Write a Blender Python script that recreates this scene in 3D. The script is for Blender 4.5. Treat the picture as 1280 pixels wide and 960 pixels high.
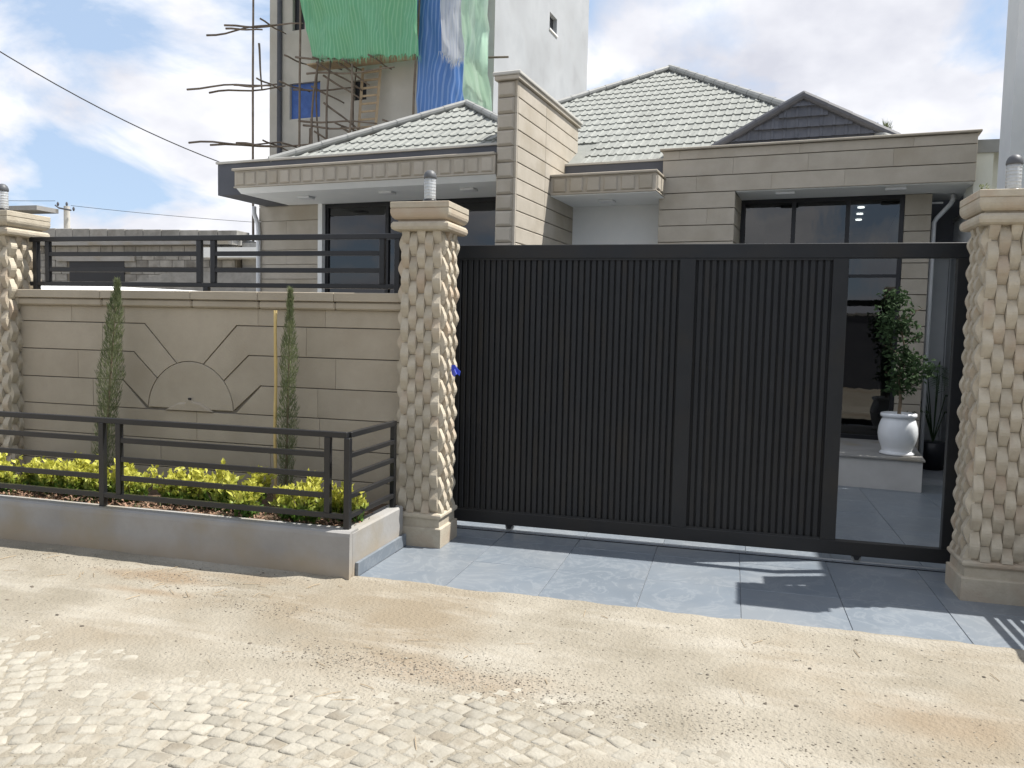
import bpy, math, random
from mathutils import Vector, Matrix
random.seed(7)
R = math.radians
PI = math.pi
scn = bpy.context.scene
col = scn.collection
for o in list(bpy.data.objects):
    bpy.data.objects.remove(o)

# ------------------------------------------------------------------ camera
CAM_LOC = Vector((0, -5.392, 1.6))
YAW, PITCH, ROLL, FPX = R(15.24), R(-3.877), R(1.304), 1008.2
fwd = Vector((-math.sin(YAW)*math.cos(PITCH), math.cos(YAW)*math.cos(PITCH), math.sin(PITCH)))
rgt = Vector((math.cos(YAW), math.sin(YAW), 0))
upv = rgt.cross(fwd)
r2 = rgt*math.cos(ROLL) + upv*math.sin(ROLL)
u2 = -rgt*math.sin(ROLL) + upv*math.cos(ROLL)
cam = bpy.data.cameras.new('camera')
cam.sensor_width = 36
cam.lens = 36*FPX/1280
cam.clip_start = 0.05
cam.clip_end = 2000
co = bpy.data.objects.new('camera', cam)
col.objects.link(co)
mw = Matrix((r2, u2, -fwd)).transposed().to_4x4()
mw.translation = CAM_LOC
co.matrix_world = mw
scn.camera = co

# ------------------------------------------------------------------ sky, sun
SUN = Vector((0.52, 0.20, 1.0)).normalized()          # towards the sun
EL = math.asin(SUN.z)
world = bpy.data.worlds.new('World')
scn.world = world
world.use_nodes = True
nt = world.node_tree
nt.nodes.clear()
def N(t, ty, **k):
    n = t.nodes.new(ty)
    for a, b in k.items():
        setattr(n, a, b)
    return n
wo = N(nt, 'ShaderNodeOutputWorld')
bg = N(nt, 'ShaderNodeBackground')
bg.inputs['Strength'].default_value = 0.070
sky = N(nt, 'ShaderNodeTexSky', sky_type='NISHITA')
sky.sun_disc = False
sky.sun_elevation = EL
sky.sun_rotation = math.atan2(SUN.x, SUN.y)
sky.altitude = 2300
sky.air_density = 1.2
sky.dust_density = 2.0
tc = N(nt, 'ShaderNodeTexCoord')
sep = N(nt, 'ShaderNodeSeparateXYZ')
nt.links.new(tc.outputs['Generated'], sep.inputs[0])
zz = N(nt, 'ShaderNodeMath', operation='ADD'); zz.inputs[1].default_value = 0.42
mxz = N(nt, 'ShaderNodeMath', operation='MAXIMUM'); mxz.inputs[1].default_value = 0.02
nt.links.new(sep.outputs['Z'], mxz.inputs[0]); nt.links.new(mxz.outputs[0], zz.inputs[0])
dx = N(nt, 'ShaderNodeMath', operation='DIVIDE'); dy = N(nt, 'ShaderNodeMath', operation='DIVIDE')
nt.links.new(sep.outputs['X'], dx.inputs[0]); nt.links.new(zz.outputs[0], dx.inputs[1])
nt.links.new(sep.outputs['Y'], dy.inputs[0]); nt.links.new(zz.outputs[0], dy.inputs[1])
cmb = N(nt, 'ShaderNodeCombineXYZ')
nt.links.new(dx.outputs[0], cmb.inputs[0]); nt.links.new(dy.outputs[0], cmb.inputs[1])
cmb.inputs[2].default_value = 3.7
cn = N(nt, 'ShaderNodeTexNoise'); cn.inputs['Scale'].default_value = 2.5; cn.inputs['Detail'].default_value = 7
cn.inputs['Roughness'].default_value = 0.55; cn.inputs['Distortion'].default_value = 0.35
nt.links.new(cmb.outputs[0], cn.inputs['Vector'])
cr = N(nt, 'ShaderNodeValToRGB')
cr.color_ramp.elements[0].position = 0.40; cr.color_ramp.elements[0].color = (0, 0, 0, 1)
cr.color_ramp.elements[1].position = 0.52; cr.color_ramp.elements[1].color = (1, 1, 1, 1)
nt.links.new(cn.outputs['Fac'], cr.inputs[0])
cn2 = N(nt, 'ShaderNodeTexNoise'); cn2.inputs['Scale'].default_value = 3.4; cn2.inputs['Detail'].default_value = 6
nt.links.new(cmb.outputs[0], cn2.inputs['Vector'])
cr2 = N(nt, 'ShaderNodeValToRGB')
cr2.color_ramp.elements[0].position = 0.36; cr2.color_ramp.elements[0].color = (6.2, 6.35, 7.1, 1)
cr2.color_ramp.elements[1].position = 0.66; cr2.color_ramp.elements[1].color = (10.6, 10.6, 10.8, 1)
nt.links.new(cn2.outputs['Fac'], cr2.inputs[0])
skm = N(nt, 'ShaderNodeMix', data_type='RGBA', blend_type='MIX')
skm.inputs[0].default_value = 0.65
nt.links.new(sky.outputs[0], skm.inputs[6])
skm.inputs[7].default_value = (5.6, 7.2, 9.6, 1)
mx = N(nt, 'ShaderNodeMix', data_type='RGBA')
nt.links.new(cr.outputs[0], mx.inputs[0])
nt.links.new(skm.outputs[2], mx.inputs[6]); nt.links.new(cr2.outputs[0], mx.inputs[7])
nt.links.new(mx.outputs[2], bg.inputs['Color'])
nt.links.new(bg.outputs[0], wo.inputs['Surface'])

sl = bpy.data.lights.new('sun', 'SUN')
sl.energy = 5.0
sl.angle = R(0.6)
sl.color = (1.0, 0.955, 0.89)
so = bpy.data.objects.new('sun', sl)
col.objects.link(so)
so.rotation_euler = SUN.to_track_quat('Z', 'Y').to_euler()
so.location = (20, 8, 40)

scn.view_settings.view_transform = 'Standard'
scn.view_settings.look = 'None'
scn.view_settings.gamma = 1
scn.view_settings.use_curve_mapping = False
scn.view_settings.exposure = 0.72
scn.render.engine = 'CYCLES'

# ------------------------------------------------------------------ materials
def lin(r, g, b):
    f = lambda c: (c/255/12.92) if c/255 <= 0.04045 else ((c/255+0.055)/1.055)**2.4
    return (f(r), f(g), f(b), 1)
def mat(name, c1, c2=None, scale=6, rough=0.8, bump=0.0, bscale=40, rnd=0.0, metal=0, spec=0.4, c3=None, s3=1.3, transl=0, detail=5, bdist=0.01):
    m = bpy.data.materials.new(name)
    m.use_nodes = True
    t = m.node_tree
    p = t.nodes['Principled BSDF']
    p.inputs['Roughness'].default_value = rough
    p.inputs['Metallic'].default_value = metal
    p.inputs['Specular IOR Level'].default_value = spec
    tcn = N(t, 'ShaderNodeTexCoord')
    oi = N(t, 'ShaderNodeObjectInfo')
    add = N(t, 'ShaderNodeVectorMath', operation='ADD')
    sc = N(t, 'ShaderNodeVectorMath', operation='SCALE')
    cx = N(t, 'ShaderNodeCombineXYZ')
    for i in range(3):
        t.links.new(oi.outputs['Random'], cx.inputs[i])
    t.links.new(cx.outputs[0], sc.inputs[0]); sc.inputs['Scale'].default_value = 37.0
    t.links.new(tcn.outputs['Object'], add.inputs[0]); t.links.new(sc.outputs[0], add.inputs[1])
    vec = add.outputs[0]
    c = None
    n1 = N(t, 'ShaderNodeTexNoise'); n1.inputs['Scale'].default_value = scale; n1.inputs['Detail'].default_value = detail
    n1.inputs['Roughness'].default_value = 0.6
    t.links.new(vec, n1.inputs['Vector'])
    r1 = N(t, 'ShaderNodeValToRGB')
    r1.color_ramp.elements[0].position = 0.3; r1.color_ramp.elements[1].position = 0.7
    r1.color_ramp.elements[0].color = (*c1[:3], 1); r1.color_ramp.elements[1].color = (*(c2 or c1)[:3], 1)
    t.links.new(n1.outputs['Fac'], r1.inputs[0])
    c = r1.outputs[0]
    if c3:
        n3 = N(t, 'ShaderNodeTexNoise'); n3.inputs['Scale'].default_value = s3; n3.inputs['Detail'].default_value = 6
        t.links.new(vec, n3.inputs['Vector'])
        r3 = N(t, 'ShaderNodeValToRGB')
        r3.color_ramp.elements[0].position = 0.52; r3.color_ramp.elements[1].position = 0.68
        t.links.new(n3.outputs['Fac'], r3.inputs[0])
        m3 = N(t, 'ShaderNodeMix', data_type='RGBA')
        t.links.new(r3.outputs[0], m3.inputs[0]); t.links.new(c, m3.inputs[6]); m3.inputs[7].default_value = (*c3[:3], 1)
        c = m3.outputs[2]
    if rnd:
        mr = N(t, 'ShaderNodeMapRange')
        mr.inputs[3].default_value = 1-rnd; mr.inputs[4].default_value = 1+rnd
        t.links.new(oi.outputs['Random'], mr.inputs[0])
        hs = N(t, 'ShaderNodeHueSaturation')
        t.links.new(mr.outputs[0], hs.inputs['Value']); t.links.new(c, hs.inputs['Color'])
        c = hs.outputs[0]
    t.links.new(c, p.inputs['Base Color'])
    if bump:
        n2 = N(t, 'ShaderNodeTexNoise'); n2.inputs['Scale'].default_value = bscale; n2.inputs['Detail'].default_value = 6
        t.links.new(vec, n2.inputs['Vector'])
        b = N(t, 'ShaderNodeBump'); b.inputs['Strength'].default_value = bump; b.inputs['Distance'].default_value = bdist
        t.links.new(n2.outputs['Fac'], b.inputs['Height']); t.links.new(b.outputs[0], p.inputs['Normal'])
    if transl:
        tr = N(t, 'ShaderNodeBsdfTranslucent'); t.links.new(c, tr.inputs['Color'])
        ms = N(t, 'ShaderNodeMixShader'); ms.inputs[0].default_value = transl
        t.links.new(p.outputs[0], ms.inputs[1]); t.links.new(tr.outputs[0], ms.inputs[2])
        t.links.new(ms.outputs[0], t.nodes['Material Output'].inputs['Surface'])
    return m
M = {}
M['stone'] = mat('wall_stone', (.345, .303, .235), (.41, .362, .287), 3, .85, .25, 60, .025, c3=(.325, .28, .215), s3=1.1)
M['block'] = mat('carved_stone', (.385, .34, .265), (.465, .42, .335), 14, .85, .35, 90, .09, c3=(.40, .325, .245), s3=3)
M['hstone'] = mat('house_stone', (.375, .34, .28), (.445, .405, .342), 4, .85, .2, 60, .03, c3=(.35, .31, .245), s3=1.5)
M['joint'] = mat('joint_mortar', (.15, .135, .11), (.19, .17, .14), 10, .95)
M['white'] = mat('white_plaster', (.72, .74, .74), (.78, .79, .78), 3, .7, .1, 30)
M['pale'] = mat('pale_cream_plaster', (.60, .62, .56), (.66, .67, .61), 3, .8, .1, 30)
M['tallw'] = mat('tall_render', (.31, .33, .35), (.37, .39, .41), 1.2, .85, .15, 12, c3=(.285, .30, .315), s3=.6)
M['tallf'] = mat('tall_front_render', (.40, .39, .35), (.50, .485, .44), 1.2, .9, .15, 12, c3=(.44, .42, .37), s3=.5)
M['conc'] = mat('smooth_concrete', (.25, .245, .235), (.33, .325, .315), 2.5, .85, .15, 30, c3=(.27, .245, .20), s3=2)
M['polec'] = mat('pole_concrete', (.58, .60, .61), (.66, .68, .68), 2, .85, .1, 30)
M['slate'] = mat('slate_fascia', (.065, .07, .085), (.085, .09, .105), 3, .55)
M['trim'] = mat('trim_metal', (.42, .41, .38), (.5, .49, .45), 4, .6)
def dusty(m, c, z0, z1, amt):
    """street dust settled on the lower part of a standing thing"""
    t = m.node_tree; p = t.nodes['Principled BSDF']; src = p.inputs['Base Color'].links[0].from_socket
    tcn = N(t, 'ShaderNodeTexCoord'); q = N(t, 'ShaderNodeSeparateXYZ'); t.links.new(tcn.outputs['Object'], q.inputs[0])
    nz = N(t, 'ShaderNodeTexNoise'); nz.inputs['Scale'].default_value = 3.5; nz.inputs['Detail'].default_value = 7; t.links.new(tcn.outputs['Object'], nz.inputs['Vector'])
    a = N(t, 'ShaderNodeMath', operation='MULTIPLY_ADD'); a.inputs[1].default_value = (z1-z0)*.9
    t.links.new(nz.outputs['Fac'], a.inputs[0]); t.links.new(q.outputs['Z'], a.inputs[2])
    mr = N(t, 'ShaderNodeMapRange'); mr.inputs[1].default_value = z0+(z1-z0)*.45; mr.inputs[2].default_value = z1+(z1-z0)*.45; mr.inputs[3].default_value = amt; mr.inputs[4].default_value = 0
    t.links.new(a.outputs[0], mr.inputs[0])
    mm = N(t, 'ShaderNodeMix', data_type='RGBA'); t.links.new(mr.outputs[0], mm.inputs[0]); t.links.new(src, mm.inputs[6]); mm.inputs[7].default_value = (*c, 1)
    t.links.new(mm.outputs[2], p.inputs['Base Color'])
M['rail'] = mat('black_steel', (.013, .014, .016), (.019, .019, .020), 8, .33, .05, 90, spec=.5)
M['gate'] = mat('gate_steel', (.0135, .0155, .0185), (.0185, .0205, .0235), 5, .45, .05, 60, c3=(.021, .0205, .020), s3=2.2, spec=.3, rnd=.08)
dusty(M['gate'], (.075, .066, .054), 0, 1.1, .22)
dusty(M['conc'], (.34, .27, .18), -.02, .16, .75)
dusty(M['stone'], (.25, .205, .15), .1, .55, .5)
M['roof'] = mat('roof_tile', (.205, .217, .203), (.26, .27, .252), 9, .75, .25, 120, .07)
M['roofd'] = mat('roof_tile_shaded', (.085, .092, .112), (.115, .122, .142), 9, .7, .25, 120, .08)  # roof tile darkened: the gable's shade is put into the colour
M['cap'] = mat('ridge_metal', (.24, .245, .235), (.30, .305, .295), 7, .6, .1, 50)
M['capd'] = mat('ridge_shaded', (.085, .088, .10), (.11, .113, .125), 7, .6, .1, 50)  # ridge metal darkened to go with the shade-coloured gable
M['dark'] = mat('dark_frame', (.010, .011, .014), (.015, .016, .020), 5, .4)
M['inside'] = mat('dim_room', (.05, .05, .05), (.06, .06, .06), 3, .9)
M['soil'] = mat('planter_soil', (.055, .035, .022), (.13, .085, .055), 18, .95, .8, 60)
M['litter'] = mat('dry_leaves', (.20, .12, .08), (.34, .22, .15), 25, .9)
M['cyp'] = mat('cypress_leaf', (.095, .125, .055), (.20, .225, .115), 22, .8, transl=.25)
M['ficus'] = mat('ficus_leaf', (.03, .055, .024), (.06, .10, .045), 16, .75, transl=.2, spec=.15)
M['bark'] = mat('bark', (.10, .075, .05), (.17, .13, .09), 25, .9, .5, 60)
M['bamboo'] = mat('bamboo', (.50, .36, .13), (.60, .46, .2), 8, .6)
M['stick'] = mat('eucalyptus_pole', (.115, .09, .07), (.21, .175, .14), 5, .9, .3, 40, .2)
M['timber'] = mat('sawn_timber', (.30, .23, .15), (.42, .33, .22), 6, .85, .2, 30, .1)
M['pot'] = mat('white_ceramic', (.72, .75, .78), (.76, .78, .80), 3, .25)
M['pvc'] = mat('white_pipe', (.62, .64, .66), (.68, .69, .7), 3, .5)
M['blockw'] = mat('hollow_block', (.22, .215, .20), (.33, .32, .30), 5, .95, .4, 40, .15, c3=(.16, .15, .135), s3=1.5)
M['bluep'] = mat('blue_sheet', (.035, .09, .30), (.06, .14, .42), 5, .45, .2, 8)
M['ribbon'] = mat('blue_ribbon', (.03, .06, .50), (.06, .10, .65), 20, .4)
M['wire'] = mat('cable', (.02, .02, .02), None, 5, .7)
M['steelg'] = mat('galv_sheet', (.40, .42, .43), (.48, .49, .5), 4, .55)
M['cobble'] = mat('cobble_stone', (.245, .228, .188), (.325, .305, .258), 14, .92, .6, 70, .13, c3=(.215, .19, .148), s3=5)
M['pebble'] = mat('pebble', (.07, .06, .05), (.2, .17, .13), 9, .9, .4, 60, .3)
M['grout'] = mat('pale_grout', (.15, .165, .18), (.19, .20, .215), 9, .9)
M['lampcap'] = mat('lamp_cap', (.07, .075, .085), (.10, .105, .11), 9, .5)
M['step'] = mat('step_stone', (.50, .49, .47), (.58, .57, .55), 4, .5)

def shrub_mat():
    m = mat('golden_leaf', (.46, .47, .07), (.66, .64, .13), 30, .5, transl=.38)
    t = m.node_tree
    p = t.nodes['Principled BSDF']
    src = p.inputs['Base Color'].links[0].from_socket
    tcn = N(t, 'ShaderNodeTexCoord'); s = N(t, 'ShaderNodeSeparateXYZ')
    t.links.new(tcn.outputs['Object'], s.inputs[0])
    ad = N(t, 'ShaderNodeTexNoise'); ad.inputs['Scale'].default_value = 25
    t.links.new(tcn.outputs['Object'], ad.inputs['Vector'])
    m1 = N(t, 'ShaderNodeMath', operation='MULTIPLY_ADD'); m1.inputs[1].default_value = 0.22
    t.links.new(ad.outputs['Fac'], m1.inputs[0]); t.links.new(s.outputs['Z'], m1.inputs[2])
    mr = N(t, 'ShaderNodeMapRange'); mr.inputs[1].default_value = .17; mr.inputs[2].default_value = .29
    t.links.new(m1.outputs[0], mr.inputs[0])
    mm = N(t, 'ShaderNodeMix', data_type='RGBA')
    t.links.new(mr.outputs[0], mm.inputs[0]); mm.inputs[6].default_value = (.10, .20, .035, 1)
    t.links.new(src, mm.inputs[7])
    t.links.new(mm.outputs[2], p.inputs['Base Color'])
    for n in t.nodes:
        if n.type == 'BSDF_TRANSLUCENT':
            t.links.new(mm.outputs[2], n.inputs['Color'])
    return m
M['golden'] = shrub_mat()

def tile_mat(name, c1, c2, vein, rough=.35):
    m = mat(name, c1, c2, 2.2, rough, spec=.45, rnd=.04)
    t = m.node_tree
    p = t.nodes['Principled BSDF']
    src = p.inputs['Base Color'].links[0].from_socket
    vec = [n for n in t.nodes if n.type == 'VECT_MATH' and n.operation == 'ADD'][0].outputs[0]
    nz = N(t, 'ShaderNodeTexNoise'); nz.inputs['Scale'].default_value = 2.6; nz.inputs['Detail'].default_value = 8
    nz.inputs['Distortion'].default_value = 1.6; nz.inputs['Roughness'].default_value = .65
    t.links.new(vec, nz.inputs['Vector'])
    rr = N(t, 'ShaderNodeValToRGB')
    e = rr.color_ramp.elements
    e[0].position = .47; e[0].color = (0, 0, 0, 1); e[1].position = .5; e[1].color = (.55, .55, .55, 1)
    e2 = rr.color_ramp.elements.new(.535); e2.color = (0, 0, 0, 1)
    t.links.new(nz.outputs['Fac'], rr.inputs[0])
    mm = N(t, 'ShaderNodeMix', data_type='RGBA')
    t.links.new(rr.outputs[0], mm.inputs[0]); t.links.new(src, mm.inputs[6]); mm.inputs[7].default_value = (*vein, 1)
    c = mm.outputs[2]
    # dust film tracked in from the street
    dn = N(t, 'ShaderNodeTexNoise'); dn.inputs['Scale'].default_value = 1.7; dn.inputs['Detail'].default_value = 7
    t.links.new(vec, dn.inputs['Vector'])
    dr = N(t, 'ShaderNodeMapRange'); dr.inputs[1].default_value = .42; dr.inputs[2].default_value = .75; dr.inputs[4].default_value = .35
    t.links.new(dn.outputs['Fac'], dr.inputs[0])
    m2 = N(t, 'ShaderNodeMix', data_type='RGBA')
    t.links.new(dr.outputs[0], m2.inputs[0]); t.links.new(c, m2.inputs[6]); m2.inputs[7].default_value = (.25, .255, .255, 1)
    t.links.new(m2.outputs[2], p.inputs['Base Color'])
    return m
M['tile'] = tile_mat('blue_grey_tile', (.145, .172, .203), (.18, .207, .238), (.245, .27, .295))

def dirt_mat():
    m = mat('dusty_street', (.215, .192, .148), (.315, .288, .236), 1.7, .95, .8, 55, c3=(.22, .183, .13), s3=.8, detail=9, bdist=.02)
    t = m.node_tree
    p = t.nodes['Principled BSDF']
    src = p.inputs['Base Color'].links[0].from_socket
    tcn = [n for n in t.nodes if n.type == 'TEX_COORD'][0]
    v = N(t, 'ShaderNodeTexVoronoi'); v.inputs['Scale'].default_value = 55
    t.links.new(tcn.outputs['Object'], v.inputs['Vector'])
    g = N(t, 'ShaderNodeTexNoise'); g.inputs['Scale'].default_value = 3.1; g.inputs['Detail'].default_value = 5
    t.links.new(tcn.outputs['Object'], g.inputs['Vector'])
    gr = N(t, 'ShaderNodeMapRange'); gr.inputs[1].default_value = .48; gr.inputs[2].default_value = .72
    t.links.new(g.outputs['Fac'], gr.inputs[0])
    vr = N(t, 'ShaderNodeMapRange'); vr.inputs[1].default_value = .12; vr.inputs[2].default_value = .30; vr.inputs[3].default_value = 1; vr.inputs[4].default_value = 0
    t.links.new(v.outputs['Distance'], vr.inputs[0])
    mu = N(t, 'ShaderNodeMath', operation='MULTIPLY')
    t.links.new(gr.outputs[0], mu.inputs[0]); t.links.new(vr.outputs[0], mu.inputs[1])
    mu2 = N(t, 'ShaderNodeMath', operation='MULTIPLY'); mu2.inputs[1].default_value = .55
    t.links.new(mu.outputs[0], mu2.inputs[0])
    mm = N(t, 'ShaderNodeMix', data_type='RGBA')
    t.links.new(mu2.outputs[0], mm.inputs[0]); t.links.new(src, mm.inputs[6]); mm.inputs[7].default_value = (.17, .135, .095, 1)
    c = mm.outputs[2]
    # pale wheel-swept dust drawn out along the street
    mp = N(t, 'ShaderNodeMapping'); mp.inputs['Scale'].default_value = (.55, 2.1, 1); mp.inputs['Rotation'].default_value = (0, 0, R(6))
    t.links.new(tcn.outputs['Object'], mp.inputs[0])
    sn = N(t, 'ShaderNodeTexNoise'); sn.inputs['Scale'].default_value = 1.6; sn.inputs['Detail'].default_value = 8; sn.inputs['Roughness'].default_value = .62
    t.links.new(mp.outputs[0], sn.inputs['Vector'])
    sr = N(t, 'ShaderNodeMapRange'); sr.inputs[1].default_value = .50; sr.inputs[2].default_value = .68; sr.inputs[4].default_value = .55
    t.links.new(sn.outputs['Fac'], sr.inputs[0])
    m4 = N(t, 'ShaderNodeMix', data_type='RGBA'); t.links.new(sr.outputs[0], m4.inputs[0]); t.links.new(c, m4.inputs[6]); m4.inputs[7].default_value = (.385, .363, .315, 1)
    c = m4.outputs[2]
    # brown earth patches with ragged edges
    for (px, py, rx, ry, am) in ((-3.42, -1.16, .42, .13, .75), (-3.32, -1.42, .34, .07, .6), (-2.9, -1.0, .5, .10, .4), (.9, -1.75, .5, .2, .45), (-1.25, -1.95, .6, .16, .5)):
        m5 = N(t, 'ShaderNodeMapping'); m5.vector_type = 'TEXTURE'
        m5.inputs['Location'].default_value = (px, py, 0); m5.inputs['Scale'].default_value = (rx, ry, 50)
        t.links.new(tcn.outputs['Object'], m5.inputs[0])
        ln = N(t, 'ShaderNodeVectorMath', operation='LENGTH'); t.links.new(m5.outputs[0], ln.inputs[0])
        ad = N(t, 'ShaderNodeMath', operation='MULTIPLY_ADD'); ad.inputs[1].default_value = 1.6
        t.links.new(g.outputs['Fac'], ad.inputs[0]); t.links.new(ln.outputs['Value'], ad.inputs[2])
        rr = N(t, 'ShaderNodeMapRange'); rr.inputs[1].default_value = 1.1; rr.inputs[2].default_value = 1.9; rr.inputs[3].default_value = am; rr.inputs[4].default_value = 0
        t.links.new(ad.outputs[0], rr.inputs[0])
        m6 = N(t, 'ShaderNodeMix', data_type='RGBA'); t.links.new(rr.outputs[0], m6.inputs[0]); t.links.new(c, m6.inputs[6]); m6.inputs[7].default_value = (.215, .155, .095, 1)
        c = m6.outputs[2]
    t.links.new(c, p.inputs['Base Color'])
    return m
M['dirt'] = dirt_mat()

def glass_mat(name, tint, ior=1.5):
    m = bpy.data.materials.new(name); m.use_nodes = True
    t = m.node_tree; t.nodes.clear()
    out = N(t, 'ShaderNodeOutputMaterial')
    tr = N(t, 'ShaderNodeBsdfTransparent'); tr.inputs[0].default_value = (*tint, 1)
    gl = N(t, 'ShaderNodeBsdfGlossy'); gl.inputs['Roughness'].default_value = .015
    fr = N(t, 'ShaderNodeFresnel'); fr.inputs[0].default_value = ior
    nz = N(t, 'ShaderNodeTexNoise'); nz.inputs['Scale'].default_value = 2.5
    b = N(t, 'ShaderNodeBump'); b.inputs['Strength'].default_value = .04; b.inputs['Distance'].default_value = .02
    t.links.new(nz.outputs['Fac'], b.inputs['Height']); t.links.new(b.outputs[0], gl.inputs['Normal'])
    mx = N(t, 'ShaderNodeMixShader')
    t.links.new(fr.outputs[0], mx.inputs[0]); t.links.new(tr.outputs[0], mx.inputs[1]); t.links.new(gl.outputs[0], mx.inputs[2])
    t.links.new(mx.outputs[0], out.inputs['Surface'])
    return m
M['glass'] = glass_mat('tinted_glass', (.16, .18, .19), 1.85)
M['lampglass'] = glass_mat('lamp_glass', (.90, .92, .92))
def frosted(m):
    t = m.node_tree; o = [n for n in t.nodes if n.type == 'OUTPUT_MATERIAL'][0]
    src = o.inputs['Surface'].links[0].from_socket
    p = N(t, 'ShaderNodeBsdfPrincipled'); p.inputs['Base Color'].default_value = (.8, .83, .85, 1); p.inputs['Roughness'].default_value = .2
    x = N(t, 'ShaderNodeMixShader'); x.inputs[0].default_value = .38
    t.links.new(src, x.inputs[1]); t.links.new(p.outputs[0], x.inputs[2]); t.links.new(x.outputs[0], o.inputs['Surface'])
frosted(M['lampglass'])

def emit(name, c, s):
    m = bpy.data.materials.new(name); m.use_nodes = True
    t = m.node_tree; p = t.nodes['Principled BSDF']
    p.inputs['Emission Color'].default_value = (*c, 1); p.inputs['Emission Strength'].default_value = s
    return m
M['lit'] = emit('lit_downlight', (1, .97, .9), 6)

def stripe_mat(name, ca, cb, cc, period, transl=.3, rough=.45):
    m = bpy.data.materials.new(name); m.use_nodes = True
    t = m.node_tree; p = t.nodes['Principled BSDF']; p.inputs['Roughness'].default_value = rough
    at = N(t, 'ShaderNodeAttribute', attribute_name='fold')
    s = N(t, 'ShaderNodeSeparateXYZ'); t.links.new(at.outputs['Vector'], s.inputs[0])
    mu = N(t, 'ShaderNodeMath', operation='MULTIPLY'); mu.inputs[1].default_value = 1/period
    t.links.new(s.outputs[0], mu.inputs[0])
    fr = N(t, 'ShaderNodeMath', operation='FRACT'); t.links.new(mu.outputs[0], fr.inputs[0])
    r = N(t, 'ShaderNodeValToRGB'); e = r.color_ramp.elements
    e[0].position = 0; e[0].color = (*ca, 1); e[1].position = .62; e[1].color = (*ca, 1)
    x = e.new(.68); x.color = (*cb, 1); x = e.new(.94); x.color = (*cb, 1); x = e.new(1); x.color = (*ca, 1)
    t.links.new(fr.outputs[0], r.inputs[0])
    nz = N(t, 'ShaderNodeTexNoise'); nz.inputs['Scale'].default_value = .9; nz.inputs['Detail'].default_value = 6
    mm = N(t, 'ShaderNodeMix', data_type='RGBA')
    mr = N(t, 'ShaderNodeMapRange'); mr.inputs[1].default_value = .48; mr.inputs[2].default_value = .75; mr.inputs[4].default_value = .7
    t.links.new(nz.outputs['Fac'], mr.inputs[0]); t.links.new(mr.outputs[0], mm.inputs[0])
    t.links.new(r.outputs[0], mm.inputs[6]); mm.inputs[7].default_value = (*cc, 1)
    t.links.new(mm.outputs[2], p.inputs['Base Color'])
    tr = N(t, 'ShaderNodeBsdfTranslucent'); t.links.new(mm.outputs[2], tr.inputs['Color'])
    ms = N(t, 'ShaderNodeMixShader'); ms.inputs[0].default_value = transl
    t.links.new(p.outputs[0], ms.inputs[1]); t.links.new(tr.outputs[0], ms.inputs[2])
    t.links.new(ms.outputs[0], t.nodes['Material Output'].inputs['Surface'])
    return m
M['tgreen'] = stripe_mat('green_tarp', (.17, .48, .27), (.27, .57, .35), (.22, .55, .34), .105)
M['tblue'] = stripe_mat('blue_tarp', (.10, .24, .60), (.25, .40, .74), (.14, .30, .68), .12)
M['twhite'] = stripe_mat('white_tarp', (.58, .61, .64), (.50, .54, .60), (.62, .64, .66), .10)
M['tpale'] = stripe_mat('pale_green_sheet', (.42, .62, .48), (.50, .68, .55), (.60, .74, .62), .5, .2, .25)

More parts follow.
